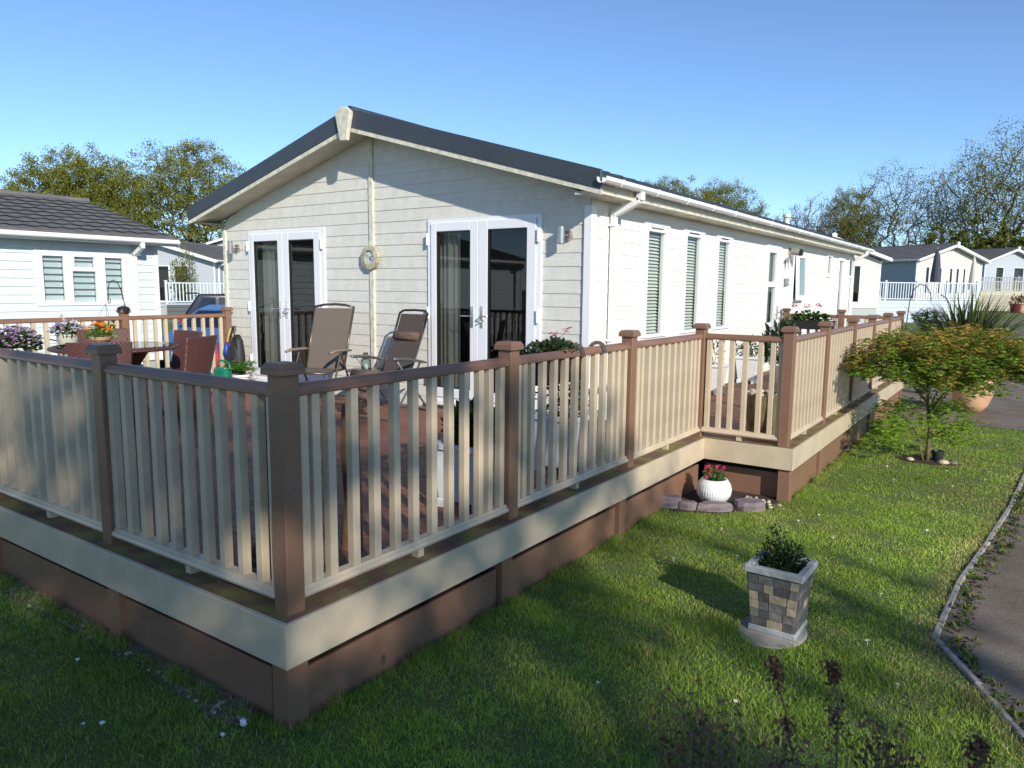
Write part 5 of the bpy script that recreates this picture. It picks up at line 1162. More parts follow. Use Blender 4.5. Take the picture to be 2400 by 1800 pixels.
def stone_planter():
    a = .30
    b = MB(); n = 30; b.lathe([(.235,.0),(.235,.028),(.225,.035),(.0001,.036)], n); b.v = [(x*(.80),y*1.0,z) for x,y,z in b.v]; o = b.build('paving_slab', M['concrete']); o.location = (1.42,2.23,-.528); tag(o, 'round grey concrete slab in the lawn under the stone effect planter', 'slab')
    t = thing('stone_planter', 'square tapered planter faced with grey and buff stone blocks, standing on the lawn', 'planter', (1.44,2.28,-.492), -.02)
    # tapered core
    H = .345; w0, w1 = .116, .142
    def wd(z): return w0+(w1-w0)*z/H
    b = MB(); b.add([(-w0,-w0,0),(w0,-w0,0),(w0,w0,0),(-w0,w0,0),(-w1,-w1,H),(w1,-w1,H),(w1,w1,H),(-w1,w1,H)], [(0,1,5,4),(1,2,6,5),(2,3,7,6),(3,0,4,7)]); b.build('body', mat('planter_mortar',(.16,.15,.14),.9), t)
    gs = [mat('dark_grey_block',(.085,.08,.08),.8,var=.4,vscale=14,bump=.5,bscale=30), mat('grey_block',(.14,.13,.125),.8,var=.4,vscale=12,bump=.5,bscale=30), mat('buff_block',(.30,.25,.17),.8,var=.3,vscale=14,bump=.5,bscale=30)]
    rows = 6; rr = random.Random(5); bl = [MB(), MB(), MB()]
    for side in range(4):
        R = Matrix.Rotation(side*pi/2, 3, 'Z')
        for j in range(rows):
            z0 = .035+j*(H-.04)/rows; z1 = z0+(H-.04)/rows-.004; u = -1.0
            while u < .98:
                du = rr.choice([.42,.62,.75]); 
                if u+du > .82: du = 1-u
                k = rr.choices([0,1,2],[4,4,2.4])[0]; e = .004+rr.random()*.004
                v = []
                for dd in (0,e):
                    for (uu,zz) in ((u+.02,z0),(u+du-.02,z0),(u+du-.02,z1),(u+.02,z1)): v.append(R@Vector((uu*wd(zz), -wd(zz)-dd, zz)))
                bl[k].add(v, [(4,5,6,7),(0,1,5,4),(1,2,6,5),(2,3,7,6),(3,0,4,7)]); u += du
    allb = MB(); mi = []
    for k in range(3): allb.add(bl[k].v, bl[k].f); mi += [k]*len(bl[k].f)
    ob = allb.build('stone_facing', gs[0], t); ob.data.materials.append(gs[1]); ob.data.materials.append(gs[2]); ob.data.polygons.foreach_set('material_index', mi)
    b = MB(); q = w0+.014; b.box(-q,-q,-.0,q,q,.034); b.build('foot', mat('grey_cast_stone',(.30,.31,.31),.85,var=.25,vscale=20,bump=.4,bscale=60), t, bevel=.004)
    b = MB(); q = w1+.018; r = w1-.022
    for (x0,y0,x1,y1) in ((-q,-q,q,-r),(-q,r,q,q),(-q,-r,-r,r),(r,-r,q,r)): b.box(x0,y0,H-.0,x1,y1,H+.04)
    b.build('rim', MATS['grey_cast_stone'], t, bevel=.004)
    b = MB(); b.box(-r,-r,H-.04,r,r,H-.01); b.build('soil', M['soil'], t)
    foliage(t, 1300, (.0,.02,H+.06), (.135,.135,.10), .022, [(.025,.05,.014),(.04,.075,.02),(.02,.035,.012)], zmin=H-.02, power=.8); 
    foliage(t, 130, (-.05,.04,H+.16), (.055,.055,.075), .02, [(.03,.055,.016)]); stems(t, [(-.05,.04,H+.23),(.06,.03,H+.15),(.09,-.03,H+.12),(-.08,-.03,H+.12),(.02,.08,H+.17)], (0,0,H-.02), .003)
stone_planter()
b = MB(); b.ball((0,0,0), (.020,.014,.017), 1, 9, 6, .18); o = b.build('white_stone', mat('white_quartz',(.75,.74,.72),.6)); o.location = (-.20,-.09,-.475); tag(o, 'white lump of stone in the grass beside the near corner leg of the deck', 'stone')

# ------------------------------------------------------------------ neighbouring lodges
def generic_lodge(name, label, loc, rz, W, D, wallm, sidem, front_w=(), right_w=(), left_w=(), base=0.8, ze=2.30, slope=.29, ov=.30, yo=-.40, bandm='white', roofm='roof', grp=None, strip=False, rightpipe=True, win_blind=None, doors=()):
    """gable front at y=0 facing -Y, floor z=0, x in [-W/2, W/2]"""
    T = thing(name, label, 'lodge', loc, rz, grp); h = W/2; X=(1,0,0); Y=(0,1,0)
    zr = ze-.02+slope*h
    mb = MB(); siding(mb, (0,0,0), X, (0,-1,0), -.05, zr, lambda z: (-h,h) if z <= ze-.02 else (-max(0,(zr-z)/slope), max(0,(zr-z)/slope)), list(front_w)); mb.build('wall', M[wallm], T)
    mb = MB(); siding(mb, (h,0,0), Y, (1,0,0), -.05, ze, lambda z: (0,D), [q[:4] for q in right_w]); mb.build('wall', M[sidem], T)
    mb = MB(); siding(mb, (-h,0,0), Y, (-1,0,0), -.05, ze, lambda z: (0,D), [q[:4] for q in left_w]); mb.build('wall', M[sidem], T)
    mb = MB(); siding(mb, (0,D,0), X, (0,1,0), -.05, zr, lambda z: (-h,h) if z <= ze-.02 else (-max(0,(zr-z)/slope), max(0,(zr-z)/slope))); mb.build('wall', M[wallm], T)
    mb = MB(); mb.box(-h+.03,.03,-base,h-.03,D-.03,-.05); mb.build('plinth', M['greyplinthshade'], T)
    for (x,y) in ((-h,0),(h,0),(h,D),(-h,D)):
        mb = MB(); mb.box(x-.03,y-.03,-.05,x+.03,y+.03,ze-.03); mb.build('corner_board', M['white'], T)
    for q in front_w: window(T, (0,0,0), X, (0,-1,0), *q, fw=.06, rdepth=.3)
    for q in right_w: window(T, (h,0,0), Y, (1,0,0), *q[:4], fw=.06, rdepth=.12, panes=q[4] if len(q) > 4 else None, blind=q[5] if len(q) > 5 else None, rmat='greyglassback' if len(q) > 5 else 'shadedark')
    for q in left_w: window(T, (-h,0,0), Y, (-1,0,0), *q[:4], fw=.06, rdepth=.3)
    e = h+ov; rz_ = ze+.17+slope*h; z_e = rz_-slope*e
    rf = MB(); tile_slope(rf, (e,yo,z_e), (e,D+.3,z_e), (0,yo,rz_), (0,D+.3,rz_)); tile_slope(rf, (-e,D+.3,z_e), (-e,yo,z_e), (0,D+.3,rz_), (0,yo,rz_)); roof = rf.build('roof', M[roofm], T)
    mb = MB(); mb.tube([(0,yo,rz_+.01),(0,D+.3,rz_+.01)], .07, 8); mb.build('ridge_cap', M[roofm], roof)
    for yy, dn in ((yo,-.03),(D+.3,.03)):
        for s in (1,-1):
            b = MB(); b.prism([(0,rz_-.005),(s*e,z_e-.005),(s*e,z_e-.16),(0,rz_-.18)], (0,yy,0), X, (0,0,1), (0,1,0), dn); b.build('barge_board', M[bandm], T)
    for s in (1,-1):
        b = MB(); b.add([(0,yo,rz_-.16),(s*e,yo,z_e-.14),(s*e,.0,z_e-.14),(0,.0,rz_-.16)], [(0,1,2,3)]); b.add([(s*h,0,z_e-.13),(s*e,0,z_e-.13),(s*e,D,z_e-.13),(s*h,D,z_e-.13)], [(0,1,2,3)]); b.build('soffit', M['greysoffit'], T)
        b = MB(); b.box(s*e-.015,yo,z_e-.14,s*e+.010,D+.3,z_e-.01); b.build('fascia_board', M['white'], T)
        gutter(T, (s*(e+.06),yo+.02,z_e-.10), (s*(e+.06),D+.28,z_e-.10), M['white'], brackets=False)
    b = MB(); b.prism([(-.14,.16),(0,.22),(.14,.16),(.07,-.16),(-.07,-.16)], (0,yo-.03,rz_-.08), X, (0,0,1), (0,-1,0), .05); b.build('finial', M[bandm], T)
    if rightpipe:
        for s, yy in ((1, .35), (1, D-.45)):
            d = MB(); d.bar((s*(e+.06),yy,z_e-.08),(s*(e+.06),yy,z_e-.20),.07,.07,(0,1,0)); d.bar((s*(e+.06),yy,z_e-.18),(s*(h+.06),yy,z_e-.32),.07,.07,(0,1,0)); d.bar((s*(h+.06),yy,z_e-.30),(s*(h+.06),yy,-.1),.07,.07,(0,1,0)); d.build('downpipe', M['white'], T)
    return T
M['greysoffit'] = mat('grey_soffit', (.35,.38,.42), .6)
# left neighbour: long wall parallel to ours at x=-11.5, its far gable at y=6.3
pn = [(3.957,4.33,1.136,1.898),(4.476,4.86,1.70,1.90),(4.43,4.90,1.10,1.60),(5.00,5.37,1.135,1.895)]
y0n = -9.0
pn = [(a-y0n+.02, b-y0n-.01, c, d) for a,b,c,d in ((3.97,4.34,1.13,1.90),(4.49,4.86,1.715,1.90),(4.45,4.88,1.10,1.645),(5.02,5.37,1.13,1.90))]
generic_lodge('lodge', 'blue-white weatherboarded neighbouring lodge with dark tiled roof beyond the left railing', (-11.5-3.1, y0n, 0), 0, 6.2, 15.02, 'bluewhite', 'bluewhite',
    right_w=[(3.86-y0n, 5.47-y0n, 1.04, 1.99, pn, 'stripes')], ze=2.20, ov=.30, slope=.268, yo=-.3)
# far lodges (all turned the same way, seen against the trees)
def at(u, v, dep):
    d = f_ + r2*((u-1200)/FPX) - u2*((v-900)/FPX); return Vector(cam.matrix_world.translation) + d*dep
A = radians(30)
cA, sA = cos(A), sin(A)
def place_by_corner(px, py, dep, W, which):
    """front gable corner (which=-1 left, +1 right) at the eave height seen at px,py"""
    p = at(px, py, dep); return p.x - which*cA*W/2, p.y - which*sA*W/2, p.z
x, y, z = place_by_corner(502, 615, 37, 6.2, 1)
generic_lodge('lodge', 'pale grey lodge with white trim seen between the blue-white lodge and the cream gable', (x, y, z-2.2), A, 6.2, 12, 'fargrey', 'fargrey',
    front_w=[(-2.2,-1.5,.2,2.05),(-1.35,-.65,.2,2.05),(.05,.75,.2,2.05),(.95,1.75,.2,2.05)], right_w=[(.9,1.6,.9,2.0),(2.4,3.2,.1,2.05)], base=1.3, ze=2.25)
x, y, z = place_by_corner(500, 572, 52, 6.2, -1)
generic_lodge('lodge', 'partly hidden dark roofed lodge furthest back behind the pale grey lodge', (x, y, z-2.3), A, 6.2, 12, 'fargrey', 'fargrey', base=1.5)
A = radians(50); cA, sA = cos(A), sin(A)
x, y, z = place_by_corner(2064, 612, 36, 6.2, 1)
generic_lodge('lodge', 'cream lodge just behind the far end of the main lodge', (x, y, z-2.25), A, 6.2, 12, 'farcream', 'farcream',
    front_w=[(-.9,.15,.2,2.05),(.45,1.05,.2,2.05),(1.3,2.0,.2,2.05)], base=1.2)
A = radians(60); cA, sA = cos(A), sin(A)
x, y, z = place_by_corner(2149, 612, 46, 6.4, -1)
fw = [(-2.35,-1.95,.2,1.95),(-1.1,-.75,.2,1.9),(-.05,.3,.2,1.9),(.6,.95,.2,1.9),(1.3,1.6,.2,1.9)]
L4 = generic_lodge('lodge', 'cream gabled lodge with side wall coloured grey for its shade and five narrow windows', (x, y, z-2.25), A, 6.4, 12, 'farcream', 'greyplinthshade', front_w=fw, base=1.4)  # side walls of the cream lodge coloured grey to carry their shade
x4, y4, z4 = x, y, z-2.25
x, y, z = place_by_corner(2309, 616, 55, 6.4, -1)
generic_lodge('lodge', 'pale grey gabled lodge at the right edge of the photo with two french windows', (x, y, z-2.25), A, 6.4, 12, 'fargrey', 'fargrey', front_w=[(-1.9,-.9,.1,2.0),(.3,1.6,.1,2.0)], base=1.4)
# far railings on skirted decks
M['greyrail'] = mat('pale_grey_plastic', (.62,.68,.72), .4); M['creamrail'] = mat('far_cream_plastic', (.66,.62,.46), .45)
M['greyskirt'] = mat('pale_skirt', (.52,.58,.62), .6); M['creamskirt'] = mat('far_cream_skirt', (.64,.59,.44), .6)
def far_rail(label, p0, p1, z, zb, m, sk, span=1.55, step=.13, cat='railing'):
    p0 = Vector((p0[0],p0[1],z)); p1 = Vector((p1[0],p1[1],z)); L_ = (p1-p0).length; n = max(1, round(L_/span)); ps = [L_*i/n for i in range(n+1)]
    bb = []
    budget = min(int(L_/step), 96)
    for a, b_ in zip(ps[:-1], ps[1:]):
        k = max(3, budget//n); bb.append((a+.047, b_-.047, [a+.05+(b_-a-.1)*(i+.5)/k for i in range(k)]))
    R = railing(label, p0, p1, ps, bb, hm=m, post_m=m, bal_m=m, h=1.04, feet=False, bw=.045)
    b = MB(); 
    hgt = z-zb; nb = max(2, int(hgt/.17))
    for k in range(nb): b.box(0, -.05, -hgt+k*hgt/nb, L_, -.02, -hgt+(k+1)*hgt/nb-.02)
    b.box(0,-.02,-hgt,L_,0,-.02); b.build('skirt', M[sk], R)
    b = MB(); b.box(-.05,-.06,-.06,L_+.05,2.2,-.021); b.build('deck_edge', M[m], R)
    return R
p, q = at(2003, 658, 38.5), at(2292, 657, 39.5)
far_rail('pale grey railing on a white skirted deck in front of the grey sided lodge', (p.x,p.y), (q.x,q.y), p.z-1.0, -.55, 'greyrail', 'greyskirt', 2.0, .16)
p, q = at(2296, 657, 50), at(2470, 657, 48)
far_rail('cream railing on a skirted deck at the right edge behind the spiky plant', (p.x,p.y), (q.x,q.y), p.z-1.0, -.2, 'creamrail', 'creamskirt', 1.9, .16)
p, q = at(2298, 648, 53.5), at(2480, 648, 52.5)
far_rail('dark railing behind the cream railing in front of the last lodge', (p.x,p.y), (q.x,q.y), p.z-1.0, .2, 'greysoffit', 'creamskirt', 2.2, .2)
p, q = at(388, 659, 33.5), at(560, 659, 35.5)
far_rail('pale grey railing on dark skirted deck behind the parked cars', (p.x,p.y), (q.x,q.y), p.z-1.0, -.5, 'greyrail', 'darkskirt', 2.3, .15) if False else None
M['darkskirt'] = mat('dark_grey_skirt', (.09,.10,.105), .6)
far_rail('pale grey railing on dark skirted deck behind the parked cars', (p.x,p.y), (q.x,q.y), p.z-1.0, -.5, 'greyrail', 'darkskirt', 2.3, .15)
# parasols, bay plants by the pale grey lodge
def parasol(label, px, pyb, pyt, dep, m, r):
    a = at(px, pyb, dep); c = at(px, pyt, dep); t = thing('parasol', label, 'parasol', a); H = c.z-a.z
    b = MB(); b.tube([(0,0,0),(0,0,H)], .03, 8); b.build('pole', M['steel'], t)
    b = MB(); b.lathe([(r,.12*H),(r*.95,.3*H),(r*.55,.8*H),(.03,H*.98),(.0001,H)], 12, ribs=5, ribd=-.25); b.build('canopy', m, t)
parasol('closed dark grey parasol in front of the cream gabled lodge', 2190, 672, 581, 42, mat('dark_parasol',(.05,.055,.075),.8), .30)
parasol('closed cream striped parasol near the right end of the cream gabled lodge', 2276, 690, 600, 42, mat('cream_parasol',(.62,.55,.45),.8), .24)
def bamboo(label, px, dep, h, n_):
    a = at(px, 665, dep); t = thing('bamboo', label, 'plant', (a.x, a.y, a.z-.9)); b = MB()
    for k in range(7): an = random.uniform(0,6.3); b.tube([(.1*cos(an),.1*sin(an),0),(.35*cos(an),.35*sin(an),h)], [.012,.005], 4)
    b.build('cane', M['bark'], t); foliage(t, n_, (0,0,h*.55), (.38,.38,h*.5), .16, [(.20,.20,.04),(.14,.16,.03)], narrow=.3)
bamboo('tall yellow-green bamboo against the windows of the pale grey lodge, left of the two', 418, 35.5, 2.0, 420)
bamboo('tall yellow-green bamboo against the windows of the pale grey lodge, right of the two', 442, 35.8, 2.6, 420)

# ------------------------------------------------------------------ neighbour's steps: handrail post with ropes
def neighbour_steps():
    t = thing('stair_handrail', 'blue-grey handrail post with thin rope running down from the neighbouring lodge steps', 'handrail', (-10.3, 1.75, 0))
    b = MB(); b.box(-.035,-.035,-.45,.035,.035,1.12); b.build('post', M['greyrail'], t); b = MB(); b.box(-.05,-.09,1.12,.05,.09,1.18); b.build('post_cap', M['greyrail'], t)
    b = MB(); b.tube([(0,.05,1.08),(0,.5,.95),(0,1.1,.72),(0,1.9,.50)], .010, 5); b.build('rope', M['blackmetal'], t)
    for yy in (.9,1.9): b = MB(); b.box(-.03,yy-.03,-.45,.03,yy+.03,.62); b.build('post', M['greyrail'], t)
neighbour_steps()

# ------------------------------------------------------------------ cars
M['tyre'] = mat('tyre_rubber', (.015,.015,.016), .8); M['rim'] = mat('alloy_rim', (.45,.46,.48), .3, metal=.8); M['carglass'] = mat('car_glass', (.012,.016,.022), .06, spec=.8)
def car(name, label, loc, rz, paint, L_=4.4, Wd=1.8, H=1.45, hood=.95, kind='hatch'):
    """front towards local -X; loc at ground"""
    t = thing(name, label, 'car', loc, rz); hw = Wd/2; s = L_/4.4
    if kind == 'suv': low = [(0,.35),(0,.80),(.05,1.02),(1.2,1.10),(L_-.12,1.12),(L_-.02,.95),(L_,.42)]; top = [(1.15,1.10),(1.95,H-.06),(2.4,H),(L_-.45,H-.02),(L_-.06,1.12)]
    else: low = [(0,.25),(.02,.55),(.18,.70),(1.05*s,.92),(L_-.12,.98),(L_-.02,.80),(L_,.30)]; top = [(.98*s,.90),(1.85*s,H-.10),(2.4*s,H),(3.3*s,H-.04),(L_-.10,.97)]
    # body: cross-section loft across the width (narrower at the sills and ends)
    def loft(mb, prof, w_low, w_top, zlo, zhi):
        n = len(prof); vs = []
        for sg in (-1, 1):
            for (x, z) in prof:
                k = (z-zlo)/(zhi-zlo) if zhi > zlo else 0; w_ = w_low+(w_top-w_low)*max(0,min(1,k)); e = 1-.10*(abs(x-L_/2)/(L_/2))**3
                vs.append((x, sg*w_*e, z))
        mb.add(vs, [tuple(range(n)), tuple(range(2*n-1,n-1,-1))]+[(i, n+i, n+(i+1)%n, (i+1)%n) for i in range(n)])
    b = MB(); loft(b, low+[(L_-.1,.22),(.1,.22)], hw, hw*.95, .4, 1.1); b.build('body', paint, t, smooth=False, bevel=.05, seg=3)
    b = MB(); loft(b, top, hw*.93, hw*.74, top[0][1], H); b.build('cabin', paint, t, bevel=.04, seg=3)
    # glazing just proud of the cabin
    bz = top[0][1]+.03
    for sg in (-1, 1):
        g = MB(); pts = [(top[0][0]+.28,bz+.02),(top[1][0]+.08,H-.16),(top[2][0],H-.09),(top[3][0]-.1,H-.12),(top[4][0]-.30,bz+.06)]
        def yy(z): k = (z-top[0][1])/(H-top[0][1]); return sg*((hw*.93+(hw*.74-hw*.93)*k)+.004)
        segs = [(0,.46),(.50,.78),(.81,1.0)]
        def lerp_poly(a, c):
            x0, x1 = pts[0][0], pts[-1][0]; xa, xc = x0+(x1-x0)*a, x0+(x1-x0)*c
            def zt(x):
                for (p, q) in zip(pts[:-1], pts[1:]):
                    if p[0] <= x <= q[0]: return p[1]+(q[1]-p[1])*(x-p[0])/(q[0]-p[0]+1e-9)
                return pts[-1][1]
            xs_ = [xa]+[p[0] for p in pts[1:-1] if xa < p[0] < xc]+[xc]; zb = bz+.03
            return [(x, zb) for x in (xa, xc)]+[(x, max(zt(x), zb+.02)) for x in reversed(xs_)]
        for a, c in segs:
            g = MB(); po = lerp_poly(a, c); g.add([(x, yy(z)*(1-.10*(abs(x-L_/2)/(L_/2))**3)+sg*.012, z) for x, z in po], [tuple(range(len(po)))]); g.build('side_window', M['carglass'], t)
    for (a, c, nm) in ((0,1,'windscreen'),(4,3,'rear_window')):
        (x0,z0),(x1,z1) = top[a], top[c]; dx, dz = x1-x0, z1-z0; ln = math.hypot(dx,dz); nx, nz = (-dz/ln, dx/ln) if dx > 0 else (dz/ln, -dx/ln)
        g = MB(); P = lambda k, w_: (x0+dx*k+nx*.008, w_, z0+dz*k+nz*.008); wl = hw*.93*.86; wh = hw*.74*.88
        g.add([P(.10,-wl),P(.10,wl),P(.92,wh),P(.92,-wh)], [(0,1,2,3)]); g.build(nm, M['carglass'], t)
    for wx in (.82*s if kind != 'suv' else .9, L_-.85*s):
        for sg in (-1,1):
            r = .34 if kind == 'suv' else .30
            a = MB(); a.tube([(wx,sg*(hw-.005),r),(wx,sg*(hw+.006),r)], r+.05, 22); a.build('wheel_arch', M['black'], t)
            w_ = MB(); w_.tube([(wx,sg*(hw-.18),r),(wx,sg*(hw+.015),r)], r, 22); wo = w_.build('wheel', M['tyre'], t)
            w_ = MB(); w_.tube([(wx,sg*(hw+.016),r),(wx,sg*(hw+.022),r)], r*.66, 18); w_.build('rim', M['rim'], wo)
    lm = mat('headlamp_glass',(.6,.62,.65),.1); tm = mat('tail_lamp_red',(.35,.01,.01),.2)
    lz = .80 if kind == 'suv' else .62
    for sg in (-1,1):
        g = MB(); g.obox((.06,sg*hw*.70,lz),(.22,.36,.15)); g.build('headlight', lm, t, bevel=.03)
        g = MB(); g.obox((L_-.03,sg*hw*.76,lz+.18),(.16,.26,.24)); g.build('tail_light', tm, t, bevel=.02)
        g = MB(); g.obox((1.35*s,sg*(hw+.07),bz+.08),(.12,.17,.12)); g.build('mirror', paint, t, bevel=.03)
        for dx in (1.75,2.75): g = MB(); g.obox((dx*s,sg*(hw+.002),.82),(.16,.03,.03)); g.build('door_handle', paint, t)
    g = MB(); g.box(L_-.005,-.26,.55,L_+.02,.26,.66); g.build('number_plate', mat('plate_white',(.75,.75,.70),.4), t)
    g = MB(); g.box(-.02,-.26,.36,.005,.26,.47); g.build('number_plate', MATS['plate_white'], t)
    g = MB(); g.box(L_-.06,-hw*.86,.26,L_+.012,hw*.86,.42); g.build('bumper', M['black'], t, bevel=.02)
    if kind == 'suv': g = MB(); g.obox((L_-.30,0,H+.0),(.36,hw*1.35,.035)); g.build('spoiler', paint, t, bevel=.01)
    return t
dark = mat('dark_navy_paint', (.008,.010,.022), .07); blue = mat('metallic_blue_paint', (.07,.17,.36), .12, metal=.2); red = mat('red_paint', (.55,.012,.03), .10)
# SUV seen side-on, rear at the left
p = at(428, 735, 21.0)
car('suv', 'dark navy tall suv parked furthest back, partly hidden by the gable wall', (p.x+.54*4.6, p.y+.84*4.6, -.55), radians(57)+pi, dark, 4.6, 1.9, 1.74, kind='suv')
p = at(428, 790, 16.0)
car('parked_car', 'metallic blue hatchback parked nose to the left between the lodges', (p.x, p.y, -.50), radians(118), blue, 4.2, 1.75, 1.44)
p = at(512, 850, 13.6)
car('parked_car', 'bright red car with its white number plate showing through the left railing', (p.x, p.y, -.55), radians(100), red, 3.9, 1.7, 1.30)

# ------------------------------------------------------------------ trees
def grow_tree(name, label, H, crown_c, crown_r, n_t, trunk_h, trunk_r, leaf_n, leaf_s, tints, group=None, bow=.25, sub=None, sparse=1.0, rootn=1, lean=(0,0), seed=1, power=.45, bias=.35, minr=.018):
    rs = np.random.default_rng(seed); T = thing(name, label, 'tree', (0,0,0), 0, group)
    nodes = [np.array([0,0,-.3])]; par = [-1]; plen = [0.0]
    k = 5
    for i in range(1, k+1):
        nodes.append(np.array([lean[0]*i/k, lean[1]*i/k, trunk_h*i/k]) + (rs.normal(0,.02*trunk_h,3)*[1,1,0])); par.append(i-1); plen.append(trunk_h*i/k)
    u = rs.normal(size=(n_t,3)); u /= np.linalg.norm(u,axis=1)[:,None]; tg = u*(rs.random(n_t)**power)[:,None]*np.array(crown_r)+np.array(crown_c)
    # lumpy outline
    tg += rs.normal(0,.06,tg.shape)*np.array(crown_r)
    order = np.argsort(np.linalg.norm(tg-nodes[-1],axis=1)); tips = []
    NA = np.array(nodes); PL = np.array(plen)
    stp = H*.045
    for j in order:
        t = tg[j]; d = np.linalg.norm(NA[3:]-t,axis=1)+bias*PL[3:]
        low = NA[3:,2] > t[2]+.25*H*0.2; d = d+low*H*.25
        i0 = int(np.argmin(d))+3; a = NA[i0]; Ld = np.linalg.norm(t-a); n = max(1,int(Ld/stp)); prev = i0
        pd = a-NA[par[i0]]; pd = pd/(np.linalg.norm(pd)+1e-9)
        ctrl = a+pd*Ld*bow+np.array([0,0,Ld*.12])+rs.normal(0,.05*Ld,3)
        new = []
        for q in range(1,n+1):
            s = q/n; p_ = (1-s)**2*a+2*s*(1-s)*ctrl+s*s*t; par.append(prev); new.append(p_); plen.append(plen[prev]+Ld/n); prev = len(nodes)+len(new)-1
        nodes += new; NA = np.array(nodes); PL = np.array(plen); tips.append(prev)
    N = len(nodes); r = np.zeros(N); kids_ = [[] for _ in range(N)]
    for i in range(1,N): kids_[par[i]].append(i)
    e = 2.35
    for i in range(N-1,-1,-1):
        r[i] = minr if not kids_[i] else sum(r[c]**e for c in kids_[i])**(1/e)
    r *= trunk_r/r[0] if r[0] > trunk_r else 1.0; r = np.maximum(r, minr*.6); r[0] = r[1]*1.25
    # chains
    mb = MB()
    for i in range(N):
        for c in kids_[i]:
            if i != 0 and c == max(kids_[i], key=lambda q: r[q]) and len(kids_[par[i]]) and True and i in cont: continue
            pts = [nodes[i], nodes[c]]; rr = [min(r[i], r[c]*1.25), r[c]]; cur = c
            while kids_[cur]:
                nx = max(kids_[cur], key=lambda q: r[q]); cont.add(cur); pts.append(nodes[nx]); rr.append(r[nx]); cur = nx
            mb.tube(pts, rr, 6 if rr[0] > .05 else 4, caps=False)
    mb.build('trunk', M['bark'], T, smooth=True)
    # leaves: clumps at the tips and thin twigs
    tp = NA[tips]; per = max(1, leaf_n//len(tp)); clump = H*.022
    dens = rs.random(len(tp))*1.2+.3
    P = []
    for t_, dn in zip(tp, dens): m_ = max(1,int(per*dn*sparse)); q = rs.normal(size=(m_,3))*clump*np.array([1,1,.7]); P.append(q+t_)
    P = np.concatenate(P); C = colmix(len(P), (0,0,0), .3, tints)
    leaf_cloud('crown', P, leaf_s, C, M['leaf'], T, .62, .3, jitter=.4)
    return T
cont = set()
def tree(*a, **k):
    cont.clear(); return grow_tree(*a, **k)
OL = [(.19,.215,.03),(.24,.25,.04),(.14,.17,.025),(.28,.25,.05)]     # fresh olive-green spring leaf
BR = [(.22,.17,.085),(.26,.20,.11),(.17,.14,.07)]                        # bronze buds
DK = [(.08,.11,.02),(.11,.14,.03),(.06,.08,.018)]
def place(o, u, dep, zb=None, s=None, rz=0.0):
    p = at(u, 690, dep); o.location = (p.x, p.y, gz(p.x,p.y) if zb is None else zb); o.rotation_euler = (0,0,rz)
    if s: o.scale = (s if hasattr(s,'__len__') else (s,)*3)
    return o
TL, TR = 'trees beyond the lodges on the left', 'trees beyond the lodges on the right'
tA = tree('broadleaf_tree', 'broad olive-green tree with dense rounded crown behind the blue-white lodge roof', 13, (0,0,8.6), (6.2,6.2,4.6), 950, 3.0, .40, 90000, .15, OL, TL, seed=11, minr=.016)
place(tA, 205, 70, s=(1.0,1.0,1.02))
tB = tree('broadleaf_tree', 'spreading olive tree with open branches just left of the cream gable roof', 14, (0,0,9.0), (5.6,5.6,5.2), 900, 2.6, .42, 50000, .15, OL, TL, seed=23, power=.4, minr=.018)
place(tB, 452, 68, s=(1.0,1.0,1.0))
place(copy_thing(tA, 'lower olive-green tree sloping down between the two tallest trees on the left', (0,0,0), group=TL), 283, 66, s=(.55,.55,.60), rz=2.0)
place(copy_thing(tB, 'small bronze-green tree behind the roof at the far left edge', (0,0,0), group=TL), 22, 78, s=(.72,.72,.80), rz=1.0)
tS = tree('sparse_tree', 'thin bronze tree with few leaves between the far left trees', 11, (0,0,7.4), (3.6,3.6,4.2), 800, 2.5, .28, 8000, .11, BR, TL, seed=31, minr=.018)
place(tS, 88, 76, s=(1.0,1.0,.92)); 
place(copy_thing(tS, 'thin bare twiggy tree left of the broad olive-green tree', (0,0,0), group=TL), 128, 73, s=(.9,.9,.98), rz=2.2)
place(copy_thing(tA, 'olive green tree top peeping over the ridge near the right end of the main roof', (0,0,0), group=TR), 1560, 72, s=(.80,.80,.88), rz=.5)
place(copy_thing(tB, 'open crowned green tree showing above the middle of the long white gutter', (0,0,0), group=TR), 1690, 74, s=(.72,.72,.84), rz=2.6)
place(copy_thing(tS, 'thin leafless looking tree right of the open crowned tree above the gutter', (0,0,0), group=TR), 1832, 76, s=(.85,.85,.80), rz=.7)
place(copy_thing(tS, 'twiggy bronze tree above the far end of the white gutter', (0,0,0), group=TR), 1902, 75, s=(1.0,1.0,.93), rz=1.9)
tC = tree('many_stemmed_tree', 'bronze-green many-stemmed tree with dark limbs behind the grey sided lodge', 14, (0,0,8.2), (5.0,5.0,5.6), 900, 1.4, .42, 13000, .13, OL+OL+BR, TR, seed=44, bow=.45, bias=.22, minr=.018)
place(tC, 2082, 74, s=(.96,.96,1.0), rz=.4)
place(copy_thing(tB, 'slim pale green tree between the twiggy bronze tree and the many-stemmed one', (0,0,0), group=TR), 1980, 76, s=(.55,.55,.82), rz=1.2)
place(copy_thing(tC, 'grey twiggy many-stemmed tree right of centre in the right-hand row', (0,0,0), group=TR), 2180, 78, s=(.62,.62,1.0), rz=1.6)
place(copy_thing(tC, 'dark stemmed tree partly covered by the tallest tree on the right', (0,0,0), group=TR), 2255, 72, s=(.75,.75,1.05), rz=2.9)
tD = tree('tall_tree', 'tallest forked tree with dark trunk and airy green crown at the right edge', 17, (0,0,10.6), (6.0,6.0,6.0), 900, 3.2, .50, 19000, .15, OL, TR, seed=57, bow=.4, bias=.25, minr=.018)
place(tD, 2365, 68, s=(1.0,1.0,1.0), rz=.2)
